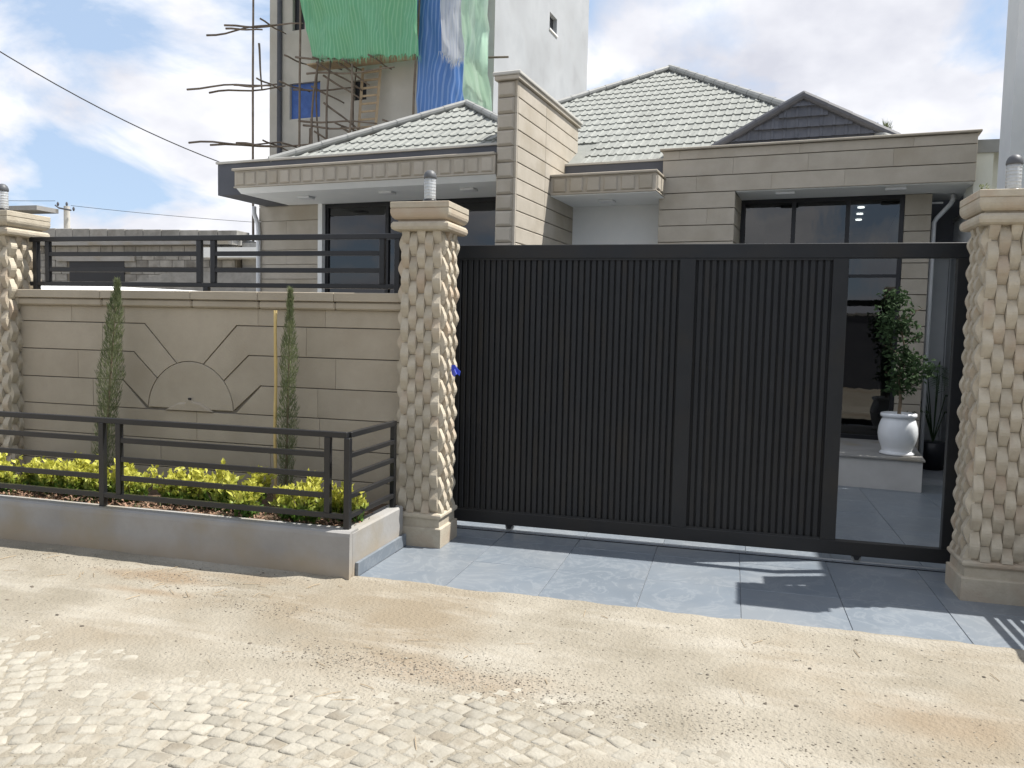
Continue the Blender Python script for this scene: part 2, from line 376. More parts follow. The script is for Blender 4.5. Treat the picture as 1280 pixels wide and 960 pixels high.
# ------------------------------------------------------------------ helpers
ORG = {}
def link(o, parent=None):
    col.objects.link(o)
    if parent:
        o.parent = parent
    return o
def thing(name, label, cat, loc=(0, 0, 0), rz=0, group=None, org=None):
    o = bpy.data.objects.new(name, None)
    o.empty_display_size = .1
    o.location = loc; o.rotation_euler = (0, 0, rz)
    col.objects.link(o)
    o['label'] = label; o['category'] = cat
    if group: o['group'] = group
    ORG[o.name] = Vector(org) if org is not None else Vector(loc)
    return o
def tag(o, label, cat, group=None, kind=None):
    if label: o['label'] = label
    if cat: o['category'] = cat
    if group: o['group'] = group
    if kind: o['kind'] = kind
    return o
def copy_tree(o, parent=None):
    c = o.copy(); col.objects.link(c)
    if parent: c.parent = parent
    for ch in list(o.children):
        copy_tree(ch, c)
    return c
class B:
    def __init__(s): s.v = []; s.f = []
    def add(s, vs, fs):
        k = len(s.v); s.v += [Vector(x) for x in vs]; s.f += [tuple(i+k for i in f) for f in fs]
        return s
    def box(s, x0, x1, y0, y1, z0, z1, c=0):
        if x1 < x0: x0, x1 = x1, x0
        if y1 < y0: y0, y1 = y1, y0
        if z1 < z0: z0, z1 = z1, z0
        if c <= 0:
            vs = [(x, y, z) for x in (x0, x1) for y in (y0, y1) for z in (z0, z1)]
            return s.add(vs, [(0, 1, 3, 2), (4, 6, 7, 5), (0, 4, 5, 1), (2, 3, 7, 6), (0, 2, 6, 4), (1, 5, 7, 3)])
        vs = []; idx = {}
        for i, x in enumerate((x0, x1)):
            for j, y in enumerate((y0, y1)):
                for k, z in enumerate((z0, z1)):
                    ix = x+c if i == 0 else x-c; iy = y+c if j == 0 else y-c; iz = z+c if k == 0 else z-c
                    for a, p in enumerate(((x, iy, iz), (ix, y, iz), (ix, iy, z))):
                        idx[i, j, k, a] = len(vs); vs.append(p)
        fs = []
        g = lambda *a: idx[a]
        for i in (0, 1):
            q = [g(i, 0, 0, 0), g(i, 1, 0, 0), g(i, 1, 1, 0), g(i, 0, 1, 0)]; fs.append(q if i else q[::-1])
            q = [g(0, i, 0, 1), g(1, i, 0, 1), g(1, i, 1, 1), g(0, i, 1, 1)]; fs.append(q[::-1] if i else q)
            q = [g(0, 0, i, 2), g(1, 0, i, 2), g(1, 1, i, 2), g(0, 1, i, 2)]; fs.append(q if i else q[::-1])
            for j in (0, 1):
                q = [g(i, j, 0, 0), g(i, j, 1, 0), g(i, j, 1, 1), g(i, j, 0, 1)]; fs.append(q)
                q = [g(i, 0, j, 0), g(i, 1, j, 0), g(i, 1, j, 2), g(i, 0, j, 2)]; fs.append(q)
                q = [g(0, i, j, 1), g(1, i, j, 1), g(1, i, j, 2), g(0, i, j, 2)]; fs.append(q)
                for k in (0, 1):
                    fs.append((g(i, j, k, 0), g(i, j, k, 1), g(i, j, k, 2)))
        return s.add(vs, fs)
    def tube(s, pts, r, n=8, cap=True):
        pts = [Vector(p) for p in pts]
        rs = r if isinstance(r, (list, tuple)) else [r]*len(pts)
        vs = []; fs = []
        prev = None
        for i, p in enumerate(pts):
            d = (pts[min(i+1, len(pts)-1)]-pts[max(i-1, 0)]).normalized()
            a = prev if prev is not None else (Vector((0, 0, 1)) if abs(d.z) < .9 else Vector((1, 0, 0)))
            u = (a-d*a.dot(d)).normalized(); prev = u
            w = d.cross(u)
            for k in range(n):
                t = 2*PI*k/n
                vs.append(p+(u*math.cos(t)+w*math.sin(t))*rs[i])
        for i in range(len(pts)-1):
            for k in range(n):
                a = i*n+k; b = i*n+(k+1) % n
                fs.append((a, b, b+n, a+n))
        if cap:
            fs.append(tuple(range(n))[::-1]); fs.append(tuple(range((len(pts)-1)*n, len(pts)*n)))
        return s.add(vs, fs)
    def lathe(s, prof, n=24, c=(0, 0, 0)):
        vs = []; fs = []
        for r, z in prof:
            for k in range(n):
                t = 2*PI*k/n
                vs.append((c[0]+r*math.cos(t), c[1]+r*math.sin(t), c[2]+z))
        for i in range(len(prof)-1):
            for k in range(n):
                a = i*n+k; b = i*n+(k+1) % n
                fs.append((a, b, b+n, a+n))
        fs.append(tuple(range(n))[::-1]); fs.append(tuple(range((len(prof)-1)*n, len(prof)*n)))
        return s.add(vs, fs)
    def slab(s, poly, yf, yb, b=.006):
        """polygon in x,z; bevelled front face at y=yf (towards -y), back at yb"""
        n = len(poly)
        area = sum(poly[i][0]*poly[(i+1) % n][1]-poly[(i+1) % n][0]*poly[i][1] for i in range(n))
        if area < 0: poly = poly[::-1]
        def inset(d):
            out = []
            for i in range(n):
                p0 = Vector(poly[i-1]); p1 = Vector(poly[i]); p2 = Vector(poly[(i+1) % n])
                e1 = (p1-p0).normalized(); e2 = (p2-p1).normalized()
                n1 = Vector((-e1.y, e1.x)); n2 = Vector((-e2.y, e2.x))
                m = (n1+n2); m = m/max(.3, (1+n1.dot(n2)))
                out.append(p1+m*d)
            return out
        inn = inset(b)
        vs = [(p[0], yb, p[1]) for p in poly]+[(p[0], yf+b, p[1]) for p in poly]+[(p[0], yf, p[1]) for p in inn]
        fs = []
        for i in range(n):
            j = (i+1) % n
            fs.append((i, j, j+n, i+n)); fs.append((i+n, j+n, j+2*n, i+2*n))
        fs.append(tuple(range(2*n, 3*n)))
        return s.add(vs, fs)
    def mesh(s, name, off=(0, 0, 0), smooth=False):
        me = bpy.data.meshes.new(name)
        off = Vector(off)
        me.from_pydata([v-off for v in s.v], [], s.f)
        if smooth:
            me.polygons.foreach_set('use_smooth', [True]*len(me.polygons))
        me.update()
        return me
    def build(s, name, m, parent=None, smooth=False, world=False):
        off = Vector((0, 0, 0))
        p = parent
        while p is not None:
            if p.name in ORG: off = ORG[p.name]
            p = p.parent
        me = s.mesh(name, off, smooth)
        me.materials.append(M[m])
        o = bpy.data.objects.new(name, me)
        return link(o, parent)
def bx(name, m, parent, *a, c=0):
    return B().box(*a, c=c).build(name, m, parent)
def inst(name, me, parent, loc=(0, 0, 0), rot=(0, 0, 0), scale=(1, 1, 1)):
    o = bpy.data.objects.new(name, me)
    o.location = loc; o.rotation_euler = rot; o.scale = scale
    return link(o, parent)
def hash2(i, j):
    t = math.sin(i*127.1+j*311.7)*43758.5453
    return t-math.floor(t)
def vnoise(x, y):
    i, j = math.floor(x), math.floor(y)
    fx, fy = x-i, y-j
    fx = fx*fx*(3-2*fx); fy = fy*fy*(3-2*fy)
    return (hash2(i, j)*(1-fx)+hash2(i+1, j)*fx)*(1-fy)+(hash2(i, j+1)*(1-fx)+hash2(i+1, j+1)*fx)*fy
def fbm(x, y, o=4):
    s = 0; a = .5
    for k in range(o):
        s += a*vnoise(x, y); x = x*2.03+11.3; y = y*2.03+5.7; a *= .5
    return s
def sstep(a, b, x):
    t = max(0, min(1, (x-a)/(b-a)))
    return t*t*(3-2*t)

# ------------------------------------------------------------------ house frame
HA = R(-6.5)
HP = Vector((-2.406, 3.421, 0))
HX = Vector((math.cos(HA), math.sin(HA), 0)); HY = Vector((-math.sin(HA), math.cos(HA), 0))
def HW(x, y, z=0): return HP+HX*x+HY*y+Vector((0, 0, z))
def hthing(name, label, cat, o, group=None):
    return thing(name, label, cat, HW(*o), HA, group, org=o)

# ================================================================== GROUND
def cover(x, y):
    """0 where cobbles are swept bare, 1 where dust buries them"""
    edge = -1.72+.15*math.sin(x*1.3+1)-.55*sstep(-.9, .4, x)-.25*sstep(-2.8, -3.8, x)
    c = sstep(edge-.55, edge+.2, y)
    n = fbm(x*1.1+3, y*1.1+8)
    c += 1.25*(n-.46)
    c += .19
    return max(0, min(1, c))
def gz(x, y):
    c = cover(x, y)
    z = -.0228+.0185*c+.007*(fbm(x*2.3, y*2.3)-.45)+.008*(fbm(x*8, y*8, 3)-.45)
    z += .02*sstep(-.95, -.80, y)*(1 if x < -2.2 else .25)
    if y > -.92 and x > -2.3:
        z = min(z, -.006)
        if y > -.86:
            z = z*(1-sstep(-.86, -.78, y))+sstep(-.86, -.78, y)*(.0065*(fbm(x*4, 7.7, 4)-.40)*2.2+.003-.16*max(0, y+.775))
    return z
b = B()
gx0, gx1, gy0, gy1, st = -6.6, 2.6, -4.4, -.715, .023
nx = int((gx1-gx0)/st); ny = int((gy1-gy0)/st)
vs = []
for j in range(ny+1):
    for i in range(nx+1):
        x = gx0+i*st; y = gy0+j*st
        vs.append((x, y, gz(x, y)))
fs = [(j*(nx+1)+i, j*(nx+1)+i+1, (j+1)*(nx+1)+i+1, (j+1)*(nx+1)+i) for j in range(ny) for i in range(nx)]
street = b.add(vs, fs).build('street', 'dirt', None, smooth=True)
tag(street, 'dusty beige dirt street half burying old cobblestones', None, kind='structure')
gr = B().add([(-600, -600, -.06), (600, -600, -.06), (600, 600, -.06), (-600, 600, -.06)], [(0, 1, 2, 3)]).build('ground', 'dirt')
tag(gr, 'dusty beige earth around the compound', None, kind='structure')

# cobbles: irregular setts in shallow fan arcs, children of the street
def cobble_mesh(k, sx=1.0):
    rnd = random.Random(50+k)
    n = 4
    cs = [(-.5, -.5), (.5, -.5), (.5, .5), (-.5, .5)]
    out = []
    for (x, y) in cs:
        j = lambda a: a+rnd.uniform(-.07, .07)
        x, y = x+rnd.uniform(-.10, .10), y+rnd.uniform(-.10, .10)
        # cut every corner in two
        out.append((x*.99, y*.80) if (x*y > 0) else (x*.82, y*.99))
        out.append((x*.82, y*.99) if (x*y > 0) else (x*.99, y*.80))
    m = len(out)
    vs = []; lv = [(1.0, -.035), (.975, -.007), (.89, -.0012), (.55, .0008)]
    for s_, z in lv:
        for (x, y) in out:
            vs.append((x*s_*.084, y*s_*.079, z+rnd.uniform(-.0016, .0016)))
    fs = []
    for l in range(3):
        for i in range(m):
            a = l*m+i; c_ = l*m+(i+1) % m
            fs.append((a, c_, c_+m, a+m))
    fs.append(tuple(range(3*m, 4*m)))
    bb = B().add(vs, fs)
    me = bb.mesh('cobble', smooth=True); me.materials.append(M['cobble'])
    return me, bb
CM = [cobble_mesh(k) for k in range(12)]
cand = []
FCX, FCY = -1.9, -4.45
for j in range(3, 62):
    rr_ = j*.0825
    nseg = int(2*PI*rr_/.0885)
    off_ = random.random()
    for i in range(nseg):
        th = 2*PI*(i+off_+random.uniform(-.10, .10))/nseg
        x = FCX+rr_*math.cos(th); y = FCY+rr_*math.sin(th)*.92+random.uniform(-.006, .006)
        if not (-5.0 < x < 2.0 and -4.3 < y < -.95): continue
        top = -.016+random.uniform(-.003, .0025)
        if min(gz(x, y), gz(x+.03, y+.03), gz(x-.03, y-.03), gz(x+.03, y-.03), gz(x-.03, y+.03)) > top+.003: continue
        sl_ = th-PI/2
        q = Vector((x, y, 0))-CAM_LOC
        zc = q.dot(fwd)
        u = 640+FPX*q.dot(r2)/zc; v = 480-FPX*q.dot(u2)/zc
        inview = -20 < u < 1300 and v < 985
        cand.append((0 if inview else 1, zc, x, y, top, sl_+random.uniform(-.10, .10), random.randrange(12), random.uniform(.86, 1.08)))
cand.sort()
rest = B()
for n_, (iv, zc, x, y, top, a, k, s_) in enumerate(cand):
    if n_ < 300:
        inst('cobblestone', CM[k][0], street, (x, y, top), (random.uniform(-.02, .02), random.uniform(-.02, .02), a), (s_, min(1.05, s_*1.03), 1))
    else:
        ca, sa = math.cos(a), math.sin(a)
        rest.add([(x+(v.x*ca-v.y*sa)*s_, y+(v.x*sa+v.y*ca)*s_, top+v.z) for v in CM[k][1].v], CM[k][1].f)
if rest.v:
    o = rest.build('cobbles', 'cobble', street, smooth=True)
    o['kind'] = 'stuff'

# loose grit, pebbles and straw on the street
def pebble(bb, x, y, z, r, rnd):
    vs = []; n = 6
    ph = rnd.uniform(0, 6)
    for (s_, h) in ((.7, -.3), (1, .25), (.55, .8)):
        for k in range(n):
            t = ph+2*PI*k/n
            q = s_*rnd.uniform(.6, 1.25)
            vs.append((x+r*1.3*q*math.cos(t), y+r*q*math.sin(t), z+r*h*.55))
    fs = [tuple(range(12, 18))]
    for l in range(2):
        for i in range(n):
            a = l*n+i; c_ = l*n+(i+1) % n
            fs.append((a, c_, c_+n, a+n))
    bb.add(vs, fs)
rn = random.Random(3)
gb = B(); sb = B(); gl_ = B()
for _ in range(5200):
    x = rn.uniform(-5, 1.9); y = rn.uniform(-3.4, -.85)
    d = fbm(x*1.4+20, y*1.4+4)
    if d < .47+rn.uniform(-.05, .08): continue
    r = rn.uniform(.0018, .0042) if rn.random() < .95 else rn.uniform(.005, .009)
    pebble(gl_ if rn.random() < .6 else gb, x, y, gz(x, y)+r*.2, r, rn)
for _ in range(34):
    x = rn.uniform(-4.6, 1.6); y = rn.uniform(-2.9, -1.0)
    pebble(gb, x, y, gz(x, y)-.002, rn.choice((.005, .006, .007, .009, .013)), rn)
for cx0, cy0, sx0, sy0, nn in ((-1.5, -1.93, .45, .10, 1300), (-.7, -2.0, .4, .12, 700), (-2.5, -1.45, .3, .08, 400), (.3, -2.1, .5, .12, 500), (-3.3, -1.15, .3, .08, 300), (-4.4, -1.05, .4, .08, 400)):
    for _ in range(nn):
        x = rn.gauss(cx0, sx0); y = rn.gauss(cy0, sy0)
        if y > -.9 or abs(x) > 6: continue
        r = rn.uniform(.0016, .0045)
        pebble(gb if rn.random() < .5 else gl_, x, y, gz(x, y)+r*.2, r, rn)
for _ in range(70):
    x = rn.uniform(-4.8, 1.4); y = rn.uniform(-2.6, -.9)
    if rn.random() < .5: x = rn.uniform(-4.8, -2.4); y = rn.uniform(-1.4, -.92)
    t = rn.uniform(0, PI); l = rn.uniform(.015, .06)
    z = gz(x, y)+.006
    dxx, dyy = math.cos(t)*l, math.sin(t)*l
    sb.tube([(x-dxx, y-dyy, z-.003), (x, y, z+rn.uniform(-.002, .003)), (x+dxx, y+dyy, z)], rn.uniform(.0010, .0022), 4)
tag(gb.build('loose_gravel', 'pebble'), 'dark loose grit and small stones strewn over the dirt street', None, kind='stuff')
tag(gl_.build('pale_gravel', 'cobble'), 'pale fine gravel strewn over the dirt street', None, kind='stuff')
tag(sb.build('straw', 'timber'), 'dry straw and twig bits scattered along the dirt street', None, kind='stuff')

# ================================================================== DRIVEWAY and COURTYARD FLOOR
dr = B().box(-2.26, 1.88, -.775, .655, -.05, -.006).build('driveway', 'grout')
tag(dr, 'blue-grey tiled driveway apron in front of the black gate', None, kind='structure')
xs = [-2.255+.59*i for i in range(8)]
ys = [-.775, -.18, .415, .652]
for i in range(7):
    for j in range(3):
        bx('floor_tile', 'tile', dr, xs[i]+.0018, min(xs[i+1], 1.88)-.0018, ys[j]+.0018, ys[j+1]-.0018, -.03, .0+random.uniform(-.0008, .0008), c=.0015)
cy_ = B().box(-7.5, 2.6, .662, 6.2, -.05, -.004).build('courtyard_floor', 'grout')
tag(cy_, 'shaded blue-grey tiled courtyard floor behind the gate', None, kind='structure')
for i in range(9):
    for j in range(6):
        x0 = -2.85+.6*i; y0 = .664+.6*j
        bx('floor_tile', 'tile', cy_, x0+.0018, min(x0+.6, 2.58)-.0018, y0+.0018, y0+.5982, -.03, .003+random.uniform(-.0006, .0006), c=.0015)

# ================================================================== PILLARS
def pillar(cx, label):
    P = thing('stone_pillar', label, 'pillar', (cx, .22, 0), 0, 'carved stone gate pillars')
    o = P.location
    y = .22
    def sq(hw0, hw1, z0, z1):
        return [(cx-hw0, y-hw0, z0), (cx+hw0, y-hw0, z0), (cx+hw0, y+hw0, z0), (cx-hw0, y+hw0, z0),
                (cx-hw1, y-hw1, z1), (cx+hw1, y-hw1, z1), (cx+hw1, y+hw1, z1), (cx-hw1, y+hw1, z1)]
    def stack(prof):
        bb = B()
        vs = []; fs = []
        for h, z in prof:
            vs += [(cx-h, y-h, z), (cx+h, y-h, z), (cx+h, y+h, z), (cx-h, y+h, z)]
        for i in range(len(prof)-1):
            for k in range(4):
                a = i*4+k; c_ = i*4+(k+1) % 4
                fs.append((a, c_, c_+4, a+4))
        fs.append((3, 2, 1, 0)); n = len(prof)*4; fs.append((n-4, n-3, n-2, n-1))
        return bb.add(vs, fs)
    stack([(.139, .2), (.139, 2.36)]).build('shaft', 'block', P)
    base = stack([(.186, 0), (.186, .136), (.182, .141), (.168, .146), (.166, .205)]).build('base', 'block', P)
    stack([(.160, .203), (.178, .210), (.186, .222), (.186, .236), (.178, .247), (.15, .250)]).build('base_moulding', 'block', P)
    stack([(.15, 2.285), (.196, 2.288), (.212, 2.297), (.218, 2.315), (.216, 2.335), (.205, 2.350), (.17, 2.354)]).build('neck_moulding', 'block', P)
    stack([(.176, 2.352), (.178, 2.364), (.196, 2.368), (.209, 2.380), (.217, 2.395), (.221, 2.412), (.221, 2.440), (.217, 2.443)]).build('cap_moulding', 'block', P)
    stack([(.214, 2.443), (.220, 2.446), (.222, 2.449), (.222, 2.486), (.219, 2.489)]).build('cap_stone', 'block', P)
    return P
# carved blocks
H0, H1 = .250, 2.288
NR = 11.5
bh = (H1-H0)/NR
def stations(kind):
    if kind == 'full': return [(0, .05), (.08, .30), (.40, .93), (.50, 1), (.60, .93), (.92, .30), (1, .05)]
    if kind == 'low': return [(.5, 1), (.62, .92), (.90, .34), (1, .04)]       # upper half only (sits on the base)
    return [(0, .04), (.10, .34), (.38, .92), (.5, 1)]
def face_block(kind, w, e=.037, rnd=None):
    vs = []; fs = []
    S = stations(kind)
    for t, s_ in S:
        h = w*.5*(.91+.10*s_); z = t*bh*.985
        vs += [(-h, .012, z), (-h*.97, -e*s_-.004, z), (h*.97, -e*s_-.004, z), (h, .012, z)]
    for i in range(len(S)-1):
        for k in range(3):
            a = i*4+k
            fs.append((a, a+1, a+5, a+4))
    fs.append((3, 2, 1, 0)); n = len(S)*4; fs.append((n-4, n-3, n-2, n-1))
    me = B().add(vs, fs).mesh('stone_block'); me.materials.append(M['block'])
    return me
hwS = .150
wm = 2*hwS/5
FB = {k: face_block(k, wm) for k in ('full', 'low', 'high')}
def clad(P):
    for q in range(4):
        a = q*PI/2
        ca, sa = math.cos(a), math.sin(a)
        rot = lambda x, y: (x*ca-y*sa, x*sa+y*ca)
        for c_ in range(5):
            lx, ly = -hwS+wm*(c_+.5), -hwS+.010
            phase = (c_+q) % 2
            rows = [('full', H0+i*bh) for i in range(11)]+[('high', H0+11*bh)] if phase == 0 else [('low', H0-.5*bh)]+[('full', H0+(i+.5)*bh) for i in range(11)]
            for kind, z in rows:
                x, y = rot(lx, ly)
                inst('stone_block', FB[kind], P, (x, y, z), (0, random.uniform(-.012, .012), a+random.uniform(-.012, .012)), (random.uniform(.97, 1.03), random.uniform(.9, 1.12), 1))
PL = [-2.178, 1.595, -6.045]
LB = ['carved stone pillar with a blue ribbon, between sunburst wall and black gate',
      'carved stone pillar at the open end of the black gate',
      'carved stone pillar at the far end of the sunburst wall']
for cx, lb in zip(PL, LB):
    clad(pillar(cx, lb))

# pillar lamps
def lamp(cx, cy, z0, label):
    L = thing('pillar_lamp', label, 'lamp', (cx, cy, z0), 0, 'bulkhead lamps on the pillar caps')
    L.scale = (1.05, 1.05, 1.27)
    B().lathe([(.046, 0), (.048, .004), (.048, .024), (.043, .03)], 20, (cx, cy, z0)).build('lamp_base', 'rail', L, True)
    B().lathe([(.040, .030), (.0405, .034), (.0405, .148), (.038, .15)], 24, (cx, cy, z0)).build('glass_cover', 'lampglass', L, True)
    for k in range(6):
        B().lathe([(.0408, .045+.017*k), (.0422, .048+.017*k), (.0408, .051+.017*k)], 24, (cx, cy, z0)).build('glass_rib', 'lampglass', L, True)
    B().lathe([(.034, .03), (.034, .05), (.028, .055), (.033, .062), (.027, .075), (.033, .085), (.027, .095), (.033, .107), (.027, .12), (.030, .135), (.01, .145)], 14, (cx, cy, z0)).build('bulb', 'pot', L, True)
    B().lathe([(.044, .147), (.0455, .151), (.044, .165), (.036, .181), (.022, .192), (.004, .196)], 24, (cx, cy, z0)).build('dome_cap', 'lampcap', L, True)
    return L
lamp(-2.165, .17, 2.489, 'glass bulkhead lamp on the pillar beside the blue ribbon')
lamp(1.62, .26, 2.489, 'glass bulkhead lamp on the pillar at the open gate end')
lamp(-6.05, .17, 2.489, 'glass bulkhead lamp on the pillar at the far wall end')

# ribbon tied to the pillar
rb = B().add([(-1.985, .20, 1.33), (-1.955, .19, 1.33), (-1.93, .185, 1.30), (-1.905, .17, 1.285), (-1.912, .168, 1.255), (-1.94, .18, 1.27), (-1.962, .187, 1.285), (-1.985, .195, 1.29)],
             [(0, 1, 6, 7), (1, 2, 5, 6), (2, 3, 4, 5)])
rb.add([(-1.985, .20, 1.29), (-1.95, .17, 1.30), (-1.93, .16, 1.265), (-1.955, .175, 1.245), (-1.975, .19, 1.26)], [(0, 1, 2, 3, 4)])
o = rb.build('ribbon', 'ribbon'); sm = o.modifiers.new('thick', 'SOLIDIFY'); sm.thickness = .004
tag(o, 'blue plastic ribbon knotted on the carved pillar beside the gate', 'ribbon')

# ================================================================== BOUNDARY WALL with sunburst
def coping(P, x0, x1, joints):
    js = [x0]+joints+[x1]
    for a, c_ in zip(js[:-1], js[1:]):
        for z0, z1, yf, name in ((1.715, 1.776, .135, 'coping_moulding'), (1.778, 1.845, .118, 'coping_stone')):
            bx(name, 'stone', P, a+.0015, c_-.0015, yf, .46, z0, z1, c=.012 if 'mould' in name else .004)
W = thing('boundary_wall', 'tan stone boundary wall with a carved half sunburst', 'wall', (-4.2, .2, 0))
X0, X1 = -5.89, -2.31
bx('core', 'joint', W, X0, X1, .186, .45, 0, 1.716)
g = .0035
def piece(P, poly): B().slab(poly, .17+random.uniform(-.0008, .0008), .2, .0022).build('stone_slab', 'stone', P)
cxs, zb, Rr = -4.2, .883, .40
rowsz = [.18, .414, .645, .883]
for k in range(3):
    z0, z1 = rowsz[k]+g, rowsz[k+1]-g
    js = [X0]+[X0+.9*(i+1)+random.uniform(-.15, .15)-.3*(k % 2) for i in range(3)]+[X1]
    for a, c_ in zip(js[:-1], js[1:]):
        piece(W, [(a+.0012, z0), (c_-.0012, z0), (c_-.0012, z1), (a+.0012, z1)])
piece(W, [(X0, 0), (X1, 0), (X1, .18-g), (X0, .18-g)])
Z = [.883, 1.112, 1.348, 1.580, 1.715]
def circ(a): return (cxs+Rr*math.cos(a), zb+Rr*math.sin(a))
A = [R(3), R(39.5), R(72)]          # where the three rays leave the disc
def mirror(p): return [(2*cxs-x, z) for x, z in p]
# ray outer ends (right side)
E_ = [(-3.557, Z[1]), (-3.665, Z[2]), (-3.772, Z[3])]
for side in (0, 1):
    xe = X1 if side == 0 else 2*cxs-X0
    def put(p): piece(W, p if side == 0 else mirror(p))
    Rg = Rr+g
    cg = lambda a: (cxs+Rg*math.cos(a), zb+Rg*math.sin(a))
    s_ = g*.7
    cut = [xe-.75, xe-.60, xe-.85]
    # lowest: triangle-ended course
    c0 = cg(A[0])
    put([(c0[0]+.02, Z[0]+g), (cut[0], Z[0]+g), (cut[0], Z[1]-g), (E_[0][0]+s_*2, Z[1]-g)])
    put([(cut[0]+.002, Z[0]+g), (xe, Z[0]+g), (xe, Z[1]-g), (cut[0]+.002, Z[1]-g)])
    for k in (1, 2):
        aa = [A[k-1]+(A[k]-A[k-1])*i/6 for i in range(7)]
        arc = [cg(a) for a in aa]
        arc[0] = (arc[0][0]-s_*.3, arc[0][1]+s_*2); arc[-1] = (arc[-1][0]+s_*2, arc[-1][1]-s_)
        put(arc[::-1]+[(E_[k-1][0]-s_, Z[k]+g), (cut[k], Z[k]+g), (cut[k], Z[k+1]-g), (E_[k][0]+s_*2, Z[k+1]-g)])
        put([(cut[k]+.002, Z[k]+g), (xe, Z[k]+g), (xe, Z[k+1]-g), (cut[k]+.002, Z[k+1]-g)])
# centre field joins the top course
aa = [A[2]+(PI-2*A[2])*i/8 for i in range(9)]
arc = [(cxs+(Rr+g)*math.cos(a), zb+(Rr+g)*math.sin(a)) for a in aa]
arc[0] = (arc[0][0]-.004, arc[0][1]+.001); arc[-1] = (arc[-1][0]+.004, arc[-1][1]+.001)
jl, jr = cxs-.62, cxs+.62
eR = E_[2][0]; eL = 2*cxs-eR
piece(W, arc[::-1][::-1][::-1]+[(eR-.003, Z[3]+g), (jr, Z[3]+g), (jr, Z[4]-.001), (jl, Z[4]-.001), (jl, Z[3]+g), (eL+.003, Z[3]+g)] if False else
      [(eL+.003, Z[3]+g)]+arc[::-1]+[(eR-.003, Z[3]+g), (jr, Z[3]+g), (jr, Z[4]-.001), (jl, Z[4]-.001), (jl, Z[3]+g)])
for a, c_ in ((X0, -5.35), (-5.35, jl), (jr, -3.0), (-3.0, X1)):
    piece(W, [(a+.001, Z[3]+g), (c_-.001, Z[3]+g), (c_-.001, Z[4]-.001), (a+.001, Z[4]-.001)])
# sun disc
disc = [circ(R(2)+(PI-R(4))*i/20) for i in range(21)]
B().slab([(cxs+(x-cxs)*.992, zb+g+(z-zb)*.988) for x, z in disc], .168, .2, .005).build('sun_disc', 'stone', W)
# broken relief fin at the foot of the disc
rf = B()
rf.slab([(-4.43, .884), (-3.98, .884), (-4.10, .955), (-4.16, .962), (-4.20, 1.0), (-4.24, .955), (-4.30, .948)], .150, .18, .014)
o = rf.build('relief', 'stone', W)
bx('drain_hole', 'dark', W, -4.205, -4.178, .146, .16, .975, .992, c=.004)
coping(W, X0-.01, X1+.02, [-5.02, -4.16, -3.555, -2.905])
# right-hand wall beyond the gate
W2 = thing('boundary_wall', 'tan stone boundary wall running on past the open gate end', 'wall', (3.2, .2, 0))
bx('core', 'joint', W2, 1.74, 4.8, .186, .45, 0, 1.716)
for k, (z0, z1) in enumerate(zip([.01, .18, .414, .645]+Z[:4], [.18, .414, .645]+Z)):
    for a, c_ in ((1.74, 2.6), (2.6, 3.7), (3.7, 4.8)):
        piece(W2, [(a+.001, z0+g), (c_-.001, z0+g), (c_-.001, z1-g), (a+.001, z1-g)])
coping(W2, 1.74, 4.8, [2.6, 3.5])

# ---- railing on the wall top
def wall_rail(X0, X1, posts, inner, stubs, label):
    Rl = thing('wall_railing', label, 'railing', ((X0+X1)/2, .27, 1.845), 0, 'black steel railings')
    y0, y1 = .245, .285
    bx('top_rail', 'rail', Rl, X0, X1, y0, y1, 2.255, 2.296, c=.003)
    bx('bottom_rail', 'rail', Rl, X0, X1, y0+.002, y1-.002, 1.882, 1.918, c=.003)
    for x in posts: bx('post', 'rail', Rl, x-.022, x+.022, y0-.002, y1+.002, 1.846, 2.2555, c=.003)
    for x in inner: bx('panel_post', 'rail', Rl, x-.022, x+.022, y0+.001, y1-.001, 1.9175, 2.2555, c=.003)
    for x in stubs: bx('stub_post', 'rail', Rl, x-.022, x+.022, y0-.001, y1+.001, 1.846, 1.883, c=.002)
    sp = sorted(inner)
    for a, c_ in zip(sp[0::2], sp[1::2]):
        for z in (2.150, 2.020):
            bx('rail_bar', 'rail', Rl, a+.022, c_-.022, y0+.005, y1-.005, z-.018, z+.018, c=.002)
    return Rl
wall_rail(-5.86, -2.33, [-5.80, -2.45], [-5.675, -4.175, -4.045, -2.575], [-4.11], 'black steel railing on top of the sunburst wall')
wall_rail(1.78, 4.8, [1.83, 4.75], [1.97, 3.33, 3.47, 4.62], [3.4], 'black steel railing on the wall past the open gate end')

